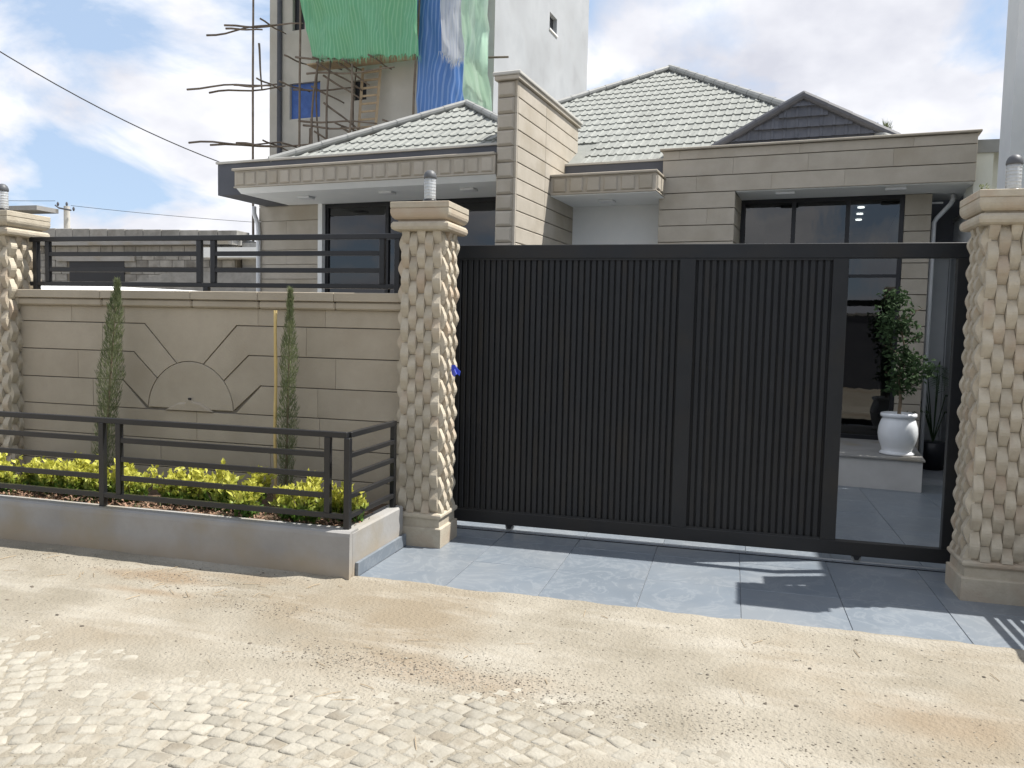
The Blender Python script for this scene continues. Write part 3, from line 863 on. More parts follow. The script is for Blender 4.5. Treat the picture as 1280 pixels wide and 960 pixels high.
# ================================================================== PLANTERS
def planter(x0, x1, side, label):
    """side=+1: open end at x1 faces the driveway"""
    P = thing('planter', label, 'planter', ((x0+x1)/2, -.4, 0))
    b = B()
    # front wall with a slightly rounded arris, subdivided and uneven
    n = 40
    prof = [(-.835, -.06), (-.832, .1), (-.83, .265), (-.825, .288), (-.808, .300), (-.72, .302), (-.705, .296), (-.702, .2)]
    vs = []; fs = []
    for i in range(n+1):
        x = x0+(x1-x0)*i/n
        for y, z in prof:
            vs.append((x, y+.004*(fbm(x*3, z*4+y)-.5), z+(.006*(fbm(x*2.2+4, y*3)-.5) if z > .2 else 0)))
    k = len(prof)
    for i in range(n):
        for j in range(k-1):
            a = i*k+j
            fs.append((a, a+k, a+k+1, a+1))
    fs.append(tuple(range(k))); fs.append(tuple(range(n*k, (n+1)*k))[::-1])
    b.add(vs, fs); b.build('front_wall', 'conc', P)
    xs_, xo = (x1, x1-.13) if side > 0 else (x0, x0+.13)
    bx('end_wall', 'conc', P, min(xs_+.002*side, xo), max(xs_+.002*side, xo), -.80, .03, -.05, .296, c=.012)
    e0, e1 = (xs_+.003, xs_+.026) if side > 0 else (xs_-.026, xs_-.003)
    bx('skirting', 'tile', P, e0, e1, -.755, .03, 0, .088, c=.002)
    # soil
    vs = []; fs = []; nx, ny = 90, 14
    for j in range(ny+1):
        for i in range(nx+1):
            x = x0+(x1-x0-.02)*i/nx+.01; y = -.72+.9*j/ny
            vs.append((x, y, .262+.05*(fbm(x*7, y*7)-.4)+.02*(fbm(x*23, y*23, 2)-.4)))
    for j in range(ny):
        for i in range(nx):
            a = j*(nx+1)+i; fs.append((a, a+1, a+nx+2, a+nx+1))
    B().add(vs, fs).build('soil', 'soil', P, True)
    return P
planter(-6.2, -2.28, 1, 'grey concrete planter of yellow-green shrubs under the sunburst wall')
planter(1.905, 4.8, -1, 'grey concrete planter past the open gate end')

def planter_rail(x0, x1, side, posts, inner, label):
    xc = x1 if side > 0 else x0
    Rl = thing('planter_railing', label, 'railing', ((x0+x1)/2, -.75, .3), 0, 'black steel railings')
    y0, y1 = -.77, -.735
    zs = [.903, .772, .640, .508, .380]
    h = .017
    bx('top_rail', 'rail', Rl, x0, x1+.001, y0-.001, y1+.001, zs[0]-h, zs[0]+h+.004, c=.003)
    bx('bottom_rail', 'rail', Rl, x0, x1, y0+.001, y1-.001, zs[4]-h, zs[4]+h, c=.003)
    for x in posts: bx('post', 'rail', Rl, x-.020, x+.020, y0-.003, y1+.003, .285, zs[0]-h+.001, c=.003)
    for x in inner: bx('panel_post', 'rail', Rl, x-.020, x+.020, y0-.002, y1+.002, zs[4]+h-.001, zs[0]-h+.001, c=.003)
    ed = sorted(inner)
    spans = list(zip(ed[0::2], ed[1::2])) if side < 0 else [(-5.9, -4.215), (-4.075, -2.475)]
    for a, c_ in spans:
        for z in zs[1:4]:
            bx('rail_bar', 'rail', Rl, a+.019, c_-.019, y0+.003, y1-.003, z-h, z+h, c=.002)
    # end panel back to the pillar
    bx('end_top_rail', 'rail', Rl, xc-.018, xc+.018, y1+.001, -.02, zs[0]-h+.001, zs[0]+h+.003, c=.003)
    for z in zs[1:]:
        bx('end_rail_bar', 'rail', Rl, xc-.016, xc+.016, y1+.003, -.055, z-h*.9, z+h*.9, c=.002)
    bx('end_post', 'rail', Rl, xc-.0185, xc+.0185, -.058, -.022, .285, zs[0]-h+.002, c=.003)
planter_rail(-6.2, -2.335, 1, [-5.9, -4.215, -2.335], [-4.075, -2.475], 'black steel railing round the shrub planter under the sunburst wall')
planter_rail(1.96, 4.8, -1, [1.96, 3.4, 4.7], [2.1, 3.26, 3.54, 4.56], 'black steel railing round the planter past the open gate end')

# fix first span on left railing: bars also run out of frame to the left
# shrubs
def leaf(bb, p, d, up, l, w, fold=.25):
    d = d.normalized(); s_ = d.cross(up).normalized(); n = s_.cross(d)
    a = p; t = p+d*l-n*l*.12; m1 = p+d*l*.45+s_*w+n*w*fold; m2 = p+d*l*.45-s_*w+n*w*fold; mc = p+d*l*.5
    bb.add([a, m1, t, m2, mc], [(0, 1, 4), (1, 2, 4), (0, 4, 3), (4, 2, 3)])
def rdir(rn, zmin=-1):
    while 1:
        v = Vector((rn.uniform(-1, 1), rn.uniform(-1, 1), rn.uniform(-1, 1)))
        if .05 < v.length < 1 and v.normalized().z > zmin: return v.normalized()
def shrub_meshes(seed):
    rn = random.Random(seed)
    lf = B(); stx = B()
    for k in range(15):
        a = rn.uniform(0, 2*PI); r = rn.uniform(.01, .125)
        tip = Vector((math.cos(a)*r*1.15, math.sin(a)*r*.8, rn.uniform(.11, .24)))
        base = Vector((tip.x*.25, tip.y*.25, -.02))
        stx.tube([base, (base+tip)/2+Vector((0, 0, .02)), tip], [.004, .003, .0015], 4)
        for q in range(30):
            t = rn.uniform(.15, 1.05)
            p = base.lerp(tip, t)+rdir(rn)*.022
            d = rdir(rn, -.2)+Vector((0, 0, .45))+(tip-base).normalized()*.4
            leaf(lf, p, d, rdir(rn, .1), rn.uniform(.030, .055), rn.uniform(.010, .018))
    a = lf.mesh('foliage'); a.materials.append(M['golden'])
    c_ = stx.mesh('stems'); c_.materials.append(M['bark'])
    return a, c_
SM = [shrub_meshes(100+k) for k in range(6)]
rn = random.Random(12)
sx = []
x = -5.72
while x < -2.40:
    if not (-4.10 < x < -3.98) and not (-3.0 < x < -2.88):
        sx.append(x)
    x += rn.uniform(.135, .17)
ORD = ['first', 'second', 'third', 'fourth', 'fifth', 'sixth', 'seventh', 'eighth', 'ninth', 'tenth', 'eleventh', 'twelfth']
def kind_of(x): return 'far' if x < -4.80 else ('mid' if x < -3.16 else 'near')
cnt = {k: [x for x in sx if kind_of(x) == k] for k in ('far', 'mid', 'near')}
cnt['far'].sort(reverse=True); cnt['mid'].sort(); cnt['near'].sort(reverse=True)
says = {'far': 'yellow-green shrub, %s from the wispy-tipped cypress towards the far end pillar',
        'mid': 'yellow-green shrub, %s from the wispy-tipped cypress towards the staked one',
        'near': 'yellow-green shrub, %s from the driveway end of the planter'}
for i, x in enumerate(sx):
    kind = kind_of(x)
    y = -.46+rn.uniform(-.07, .07)
    if kind == 'near': y -= .08
    a, c_ = SM[i % 6]
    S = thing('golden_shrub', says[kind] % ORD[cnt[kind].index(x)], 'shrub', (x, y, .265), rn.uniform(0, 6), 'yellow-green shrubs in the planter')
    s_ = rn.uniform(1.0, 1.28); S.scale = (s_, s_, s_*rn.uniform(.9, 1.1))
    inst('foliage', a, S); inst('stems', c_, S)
# low green weeds and dry litter on the soil
lb = B(); wb = B()
for _ in range(1500):
    x = rn.uniform(-6.1, -2.33); y = -.70+abs(rn.gauss(0, .16))
    leaf(lb, Vector((x, y, .282+rn.uniform(-.004, .018))), rdir(rn, -.3), Vector((rn.uniform(-.5, .5), rn.uniform(-.5, .5), 1)), rn.uniform(.012, .04), rn.uniform(.004, .011))
for _ in range(750):
    x = rn.uniform(-6.1, -2.33); y = rn.uniform(-.69, .05)
    leaf(wb, Vector((x, y, .275)), rdir(rn, .2)+Vector((0, 0, .6)), rdir(rn, 0), rn.uniform(.02, .055), rn.uniform(.003, .007))
tag(lb.build('leaf_litter', 'litter'), 'dry brown leaf litter on the planter soil', None, kind='stuff')
tag(wb.build('weeds', 'cyp'), 'low green weeds and grass on the planter soil', None, kind='stuff')

# slender cypresses
def cypress(x, y, z0, h, w, label, seed, n=3600, lean=0):
    rn = random.Random(seed)
    T = thing('cypress', label, 'tree', (x, y, z0), 0, None)
    tr = B().tube([(x, y, z0-.03), (x+lean*.5, y, z0+h*.5), (x+lean, y, z0+h*.97)], [.011*h/1.6, .008*h/1.6, .002*h/1.6], 6).build('trunk', 'bark', T)
    f = B()
    for i in range(n):
        t = rn.random()**.9
        prof = min(1, t/.1+.35)*(1-max(0, (t-.55)/.45)**1.5*.93)
        cl = .66+.6*fbm(t*9+seed, 3.1)+.12*math.sin(t*17+seed)
        r = w*prof*cl*math.sqrt(rn.random())
        a = rn.uniform(0, 2*PI)
        p = Vector((x+lean*t+math.cos(a)*r, y+math.sin(a)*r, z0+.03*h+t*h*.93))
        d = Vector((math.cos(a)*.42+rn.uniform(-.25, .25), math.sin(a)*.42+rn.uniform(-.25, .25), 1))
        l = rn.uniform(.02, .055)*h/1.6; ww = rn.uniform(.0009, .0021)*h/1.6
        d.normalize(); s_ = d.cross(rdir(rn)).normalized()
        m = p+d*l*.5+rdir(rn)*.004
        f.add([p-s_*ww, p+s_*ww, m+s_*ww*1.2, p+d*l, m-s_*ww*1.2], [(0, 1, 2, 4), (4, 2, 3)])
    f.build('crown', 'cyp', T)
    return T
cypress(-4.845, -.06, .27, 1.70, .092, 'slender cypress with a wispy brown tip before the sunburst wall', 5, 5600, lean=.16)
cypress(-3.195, -.06, .27, 1.64, .066, 'slender cypress beside the bamboo stake', 9, 4200, lean=.035)
st_ = B()
pts = [(-3.268+.003*math.sin(k), -.085, .25+1.45*k/12) for k in range(13)]
st_.tube(pts, [.0115+.0018*(k % 3 == 0) for k in range(13)], 8)
tag(st_.build('bamboo_stake', 'bamboo', None, True), 'yellow bamboo stake standing against the second cypress', 'stake')

# ================================================================== GATE
G = thing('sliding_gate', 'black steel sliding gate with vertical slats and an open wicket bay', 'gate', (-.4, .71, 0))
GY0, GY1 = .682, .742
bx('top_rail', 'gate', G, -2.34, 1.52, GY0, GY1, 2.148, 2.252, c=.004)
bx('bottom_rail', 'gate', G, -2.34, 1.52, GY0, GY1, .052, .152, c=.004)
for x0, x1 in ((-2.34, -2.24), (-.398, -.284), (.655, .758), (1.44, 1.52)):
    bx('post', 'gate', G, x0, x1, GY0+.001, GY1-.001, .151, 2.149, c=.003)
for x0, x1 in ((-2.24, -.398), (-.284, .655)):
    bx('back_sheet', 'gate', G, x0-.001, x1+.001, .722, .728, .15, 2.15)
    n = int(round((x1-x0-.03)/.0468))
    p = (x1-x0-.02)/n
    for i in range(n):
        xc = x0+.01+p*(i+.5)
        B().slab([(xc-.0185, .1535), (xc+.0185, .1535), (xc+.0185, 2.1465), (xc-.0185, 2.1465)], .697, .7215, .005).build('slat', 'gate', G)
for x0, x1 in ((-2.24, -.398), (-.284, .655)):
    for z0, z1 in ((.152, .166), (2.134, 2.148)):
        bx('panel_trim', 'gate', G, x0+.0005, x1-.0005, .6885, .6915, z0, z1)
for x in (-1.655, .905):
    wh = B().tube([(x, .698, .034), (x, .726, .034)], .032, 18).build('wheel', 'cap', G)
    B().tube([(x, .690, .034), (x, .734, .034)], .009, 10).build('axle', 'rail', wh)
    bx('wheel_bracket', 'rail', G, x-.030, x+.030, .688, .736, .046, .0515)
    for yy in (.687, .731):
        B().slab([(x-.026, .056), (x-.013, .022), (x+.013, .022), (x+.026, .056)], yy, yy+.005, .001).build('wheel_fork', 'rail', G)
tr_ = thing('gate_track', 'steel floor track under the black sliding gate', 'track', (-.4, .71, 0))
bx('rail', 'steelg', tr_, -2.3, 1.52, .703, .718, .0035, .010)
bx('edge_strip', 'dark', tr_, -2.3, 1.88, .653, .661, -.02, .0045)

gp = thing('shadow_post', 'unseen dark steel post added behind the open gate end pillar to extend its shadow', 'post', (1.56, .53, 0))  # hidden post, added so its shadow widens the pillar's on the driveway
bx('post', 'gate', gp, 1.51, 1.62, .46, .62, .003, 2.40, c=.004)
bx('cap_plate', 'gate', gp, 1.505, 1.625, .455, .625, 2.4005, 2.412)
for z in (.5, 1.9): bx('bracket', 'gate', gp, 1.53, 1.60, .40, .459, z, z+.06)

# ================================================================== HOUSE
HS = hthing('house', 'single-storey tan stone house with grey tiled hip roofs behind the gate', 'house', (0, 3, 0))
def hbx(name, m, p, *a, c=0): return bx(name, m, p, *a, c=c)
def courses(P, x0, x1, yf, zs, name='stone_slab', m='hstone', th=.03, joints=None, b_=.003, g=.0045):
    for k, (z0, z1) in enumerate(zip(zs[:-1], zs[1:])):
        js = [x0]+(joints(k) if joints else [])+[x1]
        for a, c_ in zip(js[:-1], js[1:]):
            B().slab([(a+.0003, z0+g), (c_-.0003, z0+g), (c_-.0003, z1-g), (a+.0003, z1-g)], yf, yf+th, b_).build(name, m, P)
def side_courses(P, xf, y0, y1, zs, th=.03, g=.004, m='hstone', joints=()):
    """slabs on a face looking towards +x"""
    js = [y0]+list(joints)+[y1]
    for z0, z1 in zip(zs[:-1], zs[1:]):
        for ya, yb in zip(js[:-1], js[1:]):
            bb = B().slab([(ya+.0008, z0+g), (yb-.0008, z0+g), (yb-.0008, z1-g), (ya+.0008, z1-g)], 0, th, .006)
            bb.v = [Vector((xf-v.y, v.x, v.z)) for v in bb.v]
            bb.build('stone_slab', m, P)
# ---- fin wall
fin = hbx('fin_wall', 'joint', HS, -.215, -.032, .035, 2.25, 0, 4.36)
zf = [4.355-.178*i for i in range(25)]
side_courses(fin, 0, .02, 2.25, zf[::-1], joints=(.95,))
for i in range(24):      # rusticated end blocks
    z1 = 4.355-.178*i; z0 = z1-.178
    bb = B().slab([(-.242, z0+.003), (-.034, z0+.003), (-.034, z1-.003), (-.242, z1-.003)], -.028, .034, .026)
    bb.build('end_block', 'hstone', fin)
    B().slab([(-.032, z0+.001), (-.002, z0+.001), (-.002, z1-.001), (-.032, z1-.001)], -.012, .019, .004).build('edge_strip', 'hstone', fin)
hbx('left_face', 'hstone', fin, -.242, -.2155, .0345, 2.25, 0, 4.355)
hbx('coping', 'hstone', fin, -.268, .030, -.055, 2.28, 4.358, 4.405, c=.006)
hbx('coping_top', 'trim', fin, -.285, .048, -.072, 2.30, 4.405, 4.445, c=.008)
# ---- left wing
lw = hbx('left_wing_wall', 'white', HS, -4.36, -.243, 1.06, 2.3, 0, 1.45)
hbx('left_wall', 'hstone', HS, -4.36, -3.39, 1.06, 1.3, 1.451, 3.34)
zl = [.6+.205*i for i in range(14)]
courses(lw, -4.375, -3.36, 1.03, [z for z in zl if z < 3.34]+[3.338], joints=lambda k: [-3.9] if k % 2 else [], g=.003)
hbx('window_reveal', 'white', lw, -3.36, -3.29, 1.02, 1.3, 1.45, 3.338)
hbx('parapet_slate', 'slate', HS, -3.862, -.243, .06, 1.9, 3.337, 3.672)
hbx('eave_box', 'slate', HS, -4.25, -3.864, .06, 1.9, 3.27, 3.672)
hbx('parapet_trim', 'trim', HS, -4.27, -.2435, .035, 1.92, 3.673, 3.702, c=.004)
lc = hbx('canopy', 'hstone', HS, -3.885, -.2445, -.045, .059, 3.352, 3.545)
hbx('canopy_cornice', 'hstone', lc, -3.915, -.244, -.075, .0585, 3.548, 3.578, c=.006)
hbx('canopy_sill', 'hstone', lc, -3.895, -.2445, -.058, .058, 3.335, 3.3515, c=.004)
n = 21
for i in range(n):
    xa = -3.875+(3.62/n)*i
    B().slab([(xa+.02, 3.365), (xa+.152, 3.365), (xa+.152, 3.525), (xa+.02, 3.525)], -.062, -.044, .012).build('stone_panel', 'hstone', lc)
sf = hbx('soffit', 'white', HS, -3.86, -.2436, .0592, 1.06, 3.275, 3.3345)
sf2 = B().add([(-3.87, -.03, 3.334), (-.2447, -.03, 3.334), (-.2447, .06, 3.276), (-3.87, .06, 3.276), (-3.87, .06, 3.3342), (-.2447, .06, 3.3342)],
              [(0, 1, 2, 3), (0, 3, 4), (1, 5, 2), (0, 4, 5, 1)]).build('soffit_edge', 'white', HS)
for x, y in ((-3.14, .42), (-1.88, .36), (-.78, .40)):
    hbx('downlight', 'pvc', HS, x-.09, x+.09, y-.04, y+.1, 3.245, 3.2752, c=.004)
# left glazing
def window(P, x0, x1, z0, z1, y, mulls, trans, fr=.05):
    w = hbx('window', 'dark', P, x0, x1, y, y+.06, z1-fr, z1)
    hbx('sill_frame', 'dark', w, x0, x1, y, y+.06, z0, z0+fr)
    xs = [x0]+mulls+[x1]
    for i, x in enumerate(xs):
        a = x if i == 0 else (x-fr if i == len(xs)-1 else x-fr/2)
        hbx('mullion', 'dark', w, a, a+fr, y+.002, y+.058, z0+fr, z1-fr)
    zs = [z0+fr]+trans+[z1-fr]
    for t in trans: hbx('transom', 'dark', w, x0+fr, x1-fr, y+.004, y+.056, t-.018, t+.018)
    for i in range(len(xs)-1):
        for k in range(len(zs)-1):
            a = xs[i]+(fr if i == 0 else fr/2); c_ = xs[i+1]-(fr if i == len(xs)-2 else fr/2)
            za = zs[k]+(0 if k == 0 else .018); zc = zs[k+1]-(0 if k == len(zs)-2 else .018)
            t1 = random.uniform(-.004, .004)
            B().add([(a, y+.03+t1, za), (c_, y+.03-t1, za), (c_, y+.03-t1, zc), (a, y+.03+t1, zc)], [(0, 1, 2, 3)]).build('pane', 'glass', w)
    return w
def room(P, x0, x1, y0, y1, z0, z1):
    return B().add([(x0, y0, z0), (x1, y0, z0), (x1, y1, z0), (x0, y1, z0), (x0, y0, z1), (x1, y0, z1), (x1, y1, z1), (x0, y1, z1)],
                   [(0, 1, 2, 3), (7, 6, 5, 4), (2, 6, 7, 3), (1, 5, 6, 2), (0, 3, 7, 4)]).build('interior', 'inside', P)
window(HS, -3.288, -.2437, 1.45, 3.274, 1.09, [-2.3, -1.3], [])
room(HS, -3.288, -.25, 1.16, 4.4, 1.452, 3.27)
# ---- middle canopy and recess
mc = hbx('canopy', 'hstone', HS, .001, 1.325, 1.16, 2.10, 3.30, 3.50)
hbx('canopy_cornice', 'hstone', mc, .001, 1.345, 1.125, 2.10, 3.501, 3.53, c=.006)
hbx('canopy_sill', 'hstone', mc, .001, 1.335, 1.145, 2.10, 3.28, 3.2995, c=.004)
for i in range(6):
    xa = .015+.216*i
    B().slab([(xa+.024, 3.312), (xa+.19, 3.312), (xa+.19, 3.482), (xa+.024, 3.482)], 1.142, 1.161, .012).build('stone_panel', 'hstone', mc)
for i in range(2):
    ya = 1.17+.215*i
    bb = B().slab([(ya+.02, 3.312), (ya+.19, 3.312), (ya+.19, 3.482), (ya+.02, 3.482)], 0, .02, .012)
    bb.v = [Vector((1.345-v.y, v.x, v.z)) for v in bb.v]; bb.build('stone_panel', 'hstone', mc)
hbx('soffit', 'white', mc, .001, 1.324, 1.17, 2.10, 3.268, 3.2795)
hbx('downlight', 'pvc', mc, .50, .70, 1.55, 1.72, 3.245, 3.2675, c=.004)
hbx('recess_wall', 'white', HS, .001, 1.275, 2.10, 2.3, 0, 3.30)
hbx('parapet_slate', 'slate', HS, .002, 1.30, 1.72, 2.6, 3.50, 3.745)
hbx('parapet_trim', 'trim', HS, .002, 1.305, 1.70, 2.62, 3.746, 3.775, c=.004)
# ---- right wing
rw = hbx('right_wing_wall', 'joint', HS, 1.30, 2.155, 1.685, 2.6, 0, 3.325)
zr = [.12+.2005*i for i in range(17)]; zr[-1] = 3.325
courses(rw, 1.265, 2.185, 1.65, zr, joints=lambda k: [1.6+.13*(k % 3)] if k % 2 == 0 else [], b_=.003)
side_courses(rw, 2.185, 1.684, 2.32, zr)
bb = B().box(1.266, 1.299, 1.685, 2.6, 0, 3.325).build('left_return', 'hstone', rw)
bm_ = hbx('beam', 'joint', HS, 1.32, 4.70, 1.685, 2.3, 3.35, 3.84)
courses(bm_, 1.30, 4.725, 1.65, [3.325, 3.523, 3.728, 3.845], joints=lambda k: [[1.72, 2.6, 3.4], [2.15, 3.0, 3.9], [1.5, 2.9, 4.1]][k], b_=.003)
hbx('beam_end', 'hstone', bm_, 4.701, 4.725, 1.684, 2.3, 3.326, 3.845)
hbx('beam_end', 'hstone', bm_, 1.30, 1.319, 1.684, 2.3, 3.326, 3.845)
hbx('coping', 'hstone', bm_, 1.262, 4.76, 1.61, 2.35, 3.847, 3.872, c=.005)
hbx('soffit', 'white', bm_, 2.19, 4.72, 1.686, 2.9, 3.318, 3.3495)
for x in (2.75, 3.95): hbx('downlight', 'pvc', bm_, x-.11, x+.11, 1.78, 1.90, 3.288, 3.3175, c=.004)
window(HS, 2.187, 4.085, .345, 3.3175, 2.33, [2.83, 3.46], [2.35])
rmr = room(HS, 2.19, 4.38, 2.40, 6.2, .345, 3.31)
for y in (3.1, 3.7, 4.3):
    B().lathe([(.042, 3.285), (.042, 3.30)], 14, (3.62, y, 0)).build('ceiling_light', 'lit', HS)
cl = hbx('column', 'joint', HS, 4.105, 4.36, 2.35, 2.6, 0, 3.3175)
zc = [.05+.1885*i for i in range(18)]; zc[-1] = 3.317
courses(cl, 4.087, 4.375, 2.315, zc, b_=.003)
side_courses(cl, 4.376, 2.349, 2.6, zc)
hbx('side_wall', 'white', HS, 4.10, 4.37, 2.6, 7.5, 0, 3.5)
hbx('dark_panel', 'slate', HS, 4.378, 5.15, 3.0, 3.04, 2.62, 3.6)  # dark panel under the beam end, across the passage
for i in range(2): hbx('passage_panel', 'polec', HS, 4.378+.30*i, 4.378+.30*(i+1)-.008, 3.05, 3.09, 0, 2.9)
# ---- downpipes
B().tube([(4.60, 2.40, 3.31), (4.60, 2.40, 3.24), (4.575, 2.40, 3.19), (4.44, 2.40, 3.03), (4.415, 2.40, 2.98), (4.415, 2.40, .02)], .026, 12).build('downpipe', 'pvc', HS, True)
hbx('pipe_clip', 'pvc', HS, 4.37, 4.50, 2.40, 2.42, 3.205, 3.225)
B().tube([(-4.42, .98, 3.27), (-4.42, .98, 3.17), (-4.37, 1.0, 3.02), (-4.36, 1.0, 2.9), (-4.36, 1.0, .02)], .032, 12).build('downpipe', 'pvc', HS, True)
# ---- roofs
def tile_mesh(w, l, m, lift=.020, rib=1.0):
    pr = [(0, 0), (.34, 0), (.44, .014), (.60, .014), (.70, 0), (1, 0)]
    pr = [(x, h*rib) for x, h in pr]
    vs = []
    for x, h in pr: vs.append((x*w, 0, h+lift))            # lower edge top
    for x, h in pr: vs.append((x*w, l*1.04, h+.004))        # upper edge
    for x, h in pr: vs.append((x*w, .002, h*.2-.004))     # lip bottom
    fs = []
    for i in range(5):
        fs.append((i, i+1, i+7, i+6)); fs.append((i+12, i+13, i+1, i))
    me = B().add(vs, fs).mesh('roof_tile'); me.materials.append(M[m])
    return me
TW, TL = .120, .300
def roof_face(roof, o, ux, uy, inside, me, nrow, c0, c1, budget, slope, rotz=0):
    """o: eave origin, ux: along eave, uy: up slope (unit vectors, house frame)"""
    un = ux.cross(uy)
    cells = []
    for r in range(nrow):
        for c_ in range(c0, c1):
            a = (c_+.5*0)*TW; v = r*TL
            if inside(a+TW/2, v+TL*.5): cells.append((r, c_))
    org = ORG[HS.name]
    rm = Matrix((ux, uy, un)).transposed().to_euler()
    rest = B()
    for k, (r, c_) in enumerate(cells):
        p = o+ux*(c_*TW)+uy*(r*TL)
        if k < budget:
            inst('roof_tile', me, roof, p-org+un*random.uniform(-.002, .002), rm)
        else:
            for_v = [p+ux*v.co.x+uy*v.co.y+un*v.co.z for v in me.vertices]
            rest.add(for_v, [tuple(q.vertices) for q in me.polygons])
    if rest.v:
        x = rest.build('roof_tiles', 'roof', roof); x['kind'] = 'stuff'
def ridge(P, a, c_, m, r=.046, seg=.34):
    a = Vector(a); c_ = Vector(c_); L = (c_-a).length; n = max(1, int(L/seg))
    d = (c_-a)/n
    for i in range(n):
        p = a+d*i; q = p+d*1.06
        B().tube([p, q], [r*1.06, r*.96], 10).build('ridge_cap', m, P, False)
TIL = tile_mesh(TW, TL, 'roof')
sl30 = math.atan(.57); cS, sS = math.cos(sl30), math.sin(sl30)
X_ = Vector((1, 0, 0)); UP = Vector((0, cS, sS))
def poly_roof(name, m, faces, verts): return B().add(verts, faces).build(name, m, HS)
# left pyramid
ap = Vector((-1.55, 1.95, 4.70)); ey = .12; ez = 4.70-.57*(1.95-.12); hw = 1.95-.12
xc_ = -.246; kk = xc_-ap.x
lr = poly_roof('left_roof', 'roof', [(0, 1, 2, 3), (2, 4, 3), (4, 5, 3), (5, 0, 3)],
               [(ap.x-hw, ey, ez), (xc_, ey, ez), (xc_, ap.y-kk, ap.z-.57*kk), ap, (xc_, ap.y+kk, ap.z-.57*kk), (ap.x-hw, ey+2*hw, ez)])
Ls = hw/cS
roof_face(lr, Vector((ap.x-hw, ey, ez)), X_, UP, lambda a, v: v < Ls and a-TW*.3 > v*cS and a+TW*.3 < 2*hw-v*cS and a+TW < xc_-ap.x+hw, TIL, 8, 0, 32, 300, sl30)
ridge(lr, (ap.x-hw-.05, ey-.05, ez+.03), ap+Vector((0, 0, .045)), 'cap')
ridge(lr, (xc_-.09, ap.y-kk+.09, ap.z-.57*(kk-.09)+.035), ap+Vector((0, 0, .045)), 'cap')
# main hip
ap = Vector((.45, 6.1, 6.235)); ey, ez = 1.75, 6.235-.57*4.35
xl, xr_ = ap.x-4.35, ap.x+.82*4.35
mr_ = poly_roof('main_roof', 'roof', [(0, 1, 4), (1, 2, 4), (2, 3, 4), (3, 0, 4)],
                [(xl, ey, ez), (xr_, ey, ez), (xr_, ey+8.7, ez), (xl, ey+8.7, ez), ap])
Lm = 4.35/cS
def ins(a, v):
    X = xl+a
    if not (v < Lm and a-TW*.2 > v*cS and X+TW*.2 < xr_-.82*v*cS): return False
    return X > -1.9 and not (X < .2 and v < 1.0) and not (X > 1.35 and v < .35) and not (X > 2.2 and v < 1.0)
roof_face(mr_, Vector((xl, ey, ez)), X_, UP, ins, TIL, 17, 0, 70, 300, sl30)
ridge(mr_, Vector((xl, ey, ez+.03)), ap+Vector((0, 0, .05)), 'cap')
ridge(mr_, Vector((xr_, ey, ez+.03)), ap+Vector((0, 0, .05)), 'cap', .056)
# tile-hung gable
gy = 2.05; ga = Vector((2.90, gy, 4.47)); gt = .54; gw = 1.32
gl = Vector((ga.x-gw, gy, ga.z-gt*gw)); gr_ = Vector((ga.x+gw, gy, ga.z-gt*gw))
gb_ = poly_roof('gable', 'roofd', [(0, 1, 2), (0, 2, 4, 3), (1, 5, 4, 2)],
                [gl, gr_, ga, gl+Vector((0, .9, 0)), ga+Vector((0, 1.2, 0)), gr_+Vector((0, .9, 0))])
TD = tile_mesh(.140, .125, 'roofd', .030, .75)
for r in range(6):
    z = 3.74+r*.125
    for c_ in range(-10, 10):
        x = ga.x+c_*.140
        if abs(x+.07-ga.x)+.02 < (ga.z-z-.04)/gt:
            inst('gable_tile', TD, gb_, Vector((x, gy-.002, z))-ORG[HS.name], (R(84), 0, 0))
for s_, e in ((-1, gl), (1, gr_)):
    p0 = e+Vector((0, -.02, .03)); p1 = ga+Vector((0, -.02, .03))
    ridge(gb_, p0, p1, 'capd', .05, .3)
# body below the roofs so no light leaks
hbx('rear_wall', 'white', HS, -4.3, 4.1, 6.4, 6.6, 0, 3.6)
hbx('left_side_wall', 'white', HS, -4.36, -4.2, 1.3, 6.4, 0, 3.5)

# ---- doorstep with pot
stp = hthing('doorstep', 'pale stone doorstep under the white pot, seen through the open gate bay', 'step', (3, .8, 0))
bx('riser', 'step', stp, 1.32, 4.29, .80, 2.32, 0, .322, c=.004)
bx('tread', 'conc', stp, 1.30, 4.31, .775, 2.321, .3225, .345, c=.004)
PX, PY = 4.06, 1.12
pot = hthing('flower_pot', 'white glazed urn pot on the doorstep', 'pot', (PX, PY, .345))
B().lathe([(.150, 0), (.175, .006), (.178, .02), (.160, .035), (.150, .045), (.165, .09), (.190, .16), (.200, .23), (.194, .30), (.172, .37), (.158, .395), (.160, .402), (.178, .408), (.184, .425), (.180, .445), (.165, .452), (.150, .448), (.145, .41)], 36, (PX, PY, .345)).build('urn', 'pot', pot, True)
B().lathe([(.01, .40), (.148, .405)], 20, (PX, PY, .345)).build('soil', 'soil', pot)
fc = hthing('ficus', 'small leafy tree growing in the white urn', 'plant', (PX, PY, .75))
tb = B()
tb.tube([(PX, PY, .74), (PX+.01, PY, .95), (PX-.02, PY+.01, 1.2), (PX+.02, PY, 1.5), (PX-.05, PY, 1.85)], [.020, .017, .014, .01, .005], 7)
for a in range(9):
    z = 1.0+.1*a; t = a*2.4
    tb.tube([(PX, PY, z), (PX+.1*math.cos(t), PY+.1*math.sin(t), z+.08), (PX+.2*math.cos(t), PY+.2*math.sin(t), z+.13)], [.007, .005, .002], 5)
tb.build('trunk', 'bark', fc)
lf = B(); rn = random.Random(77)
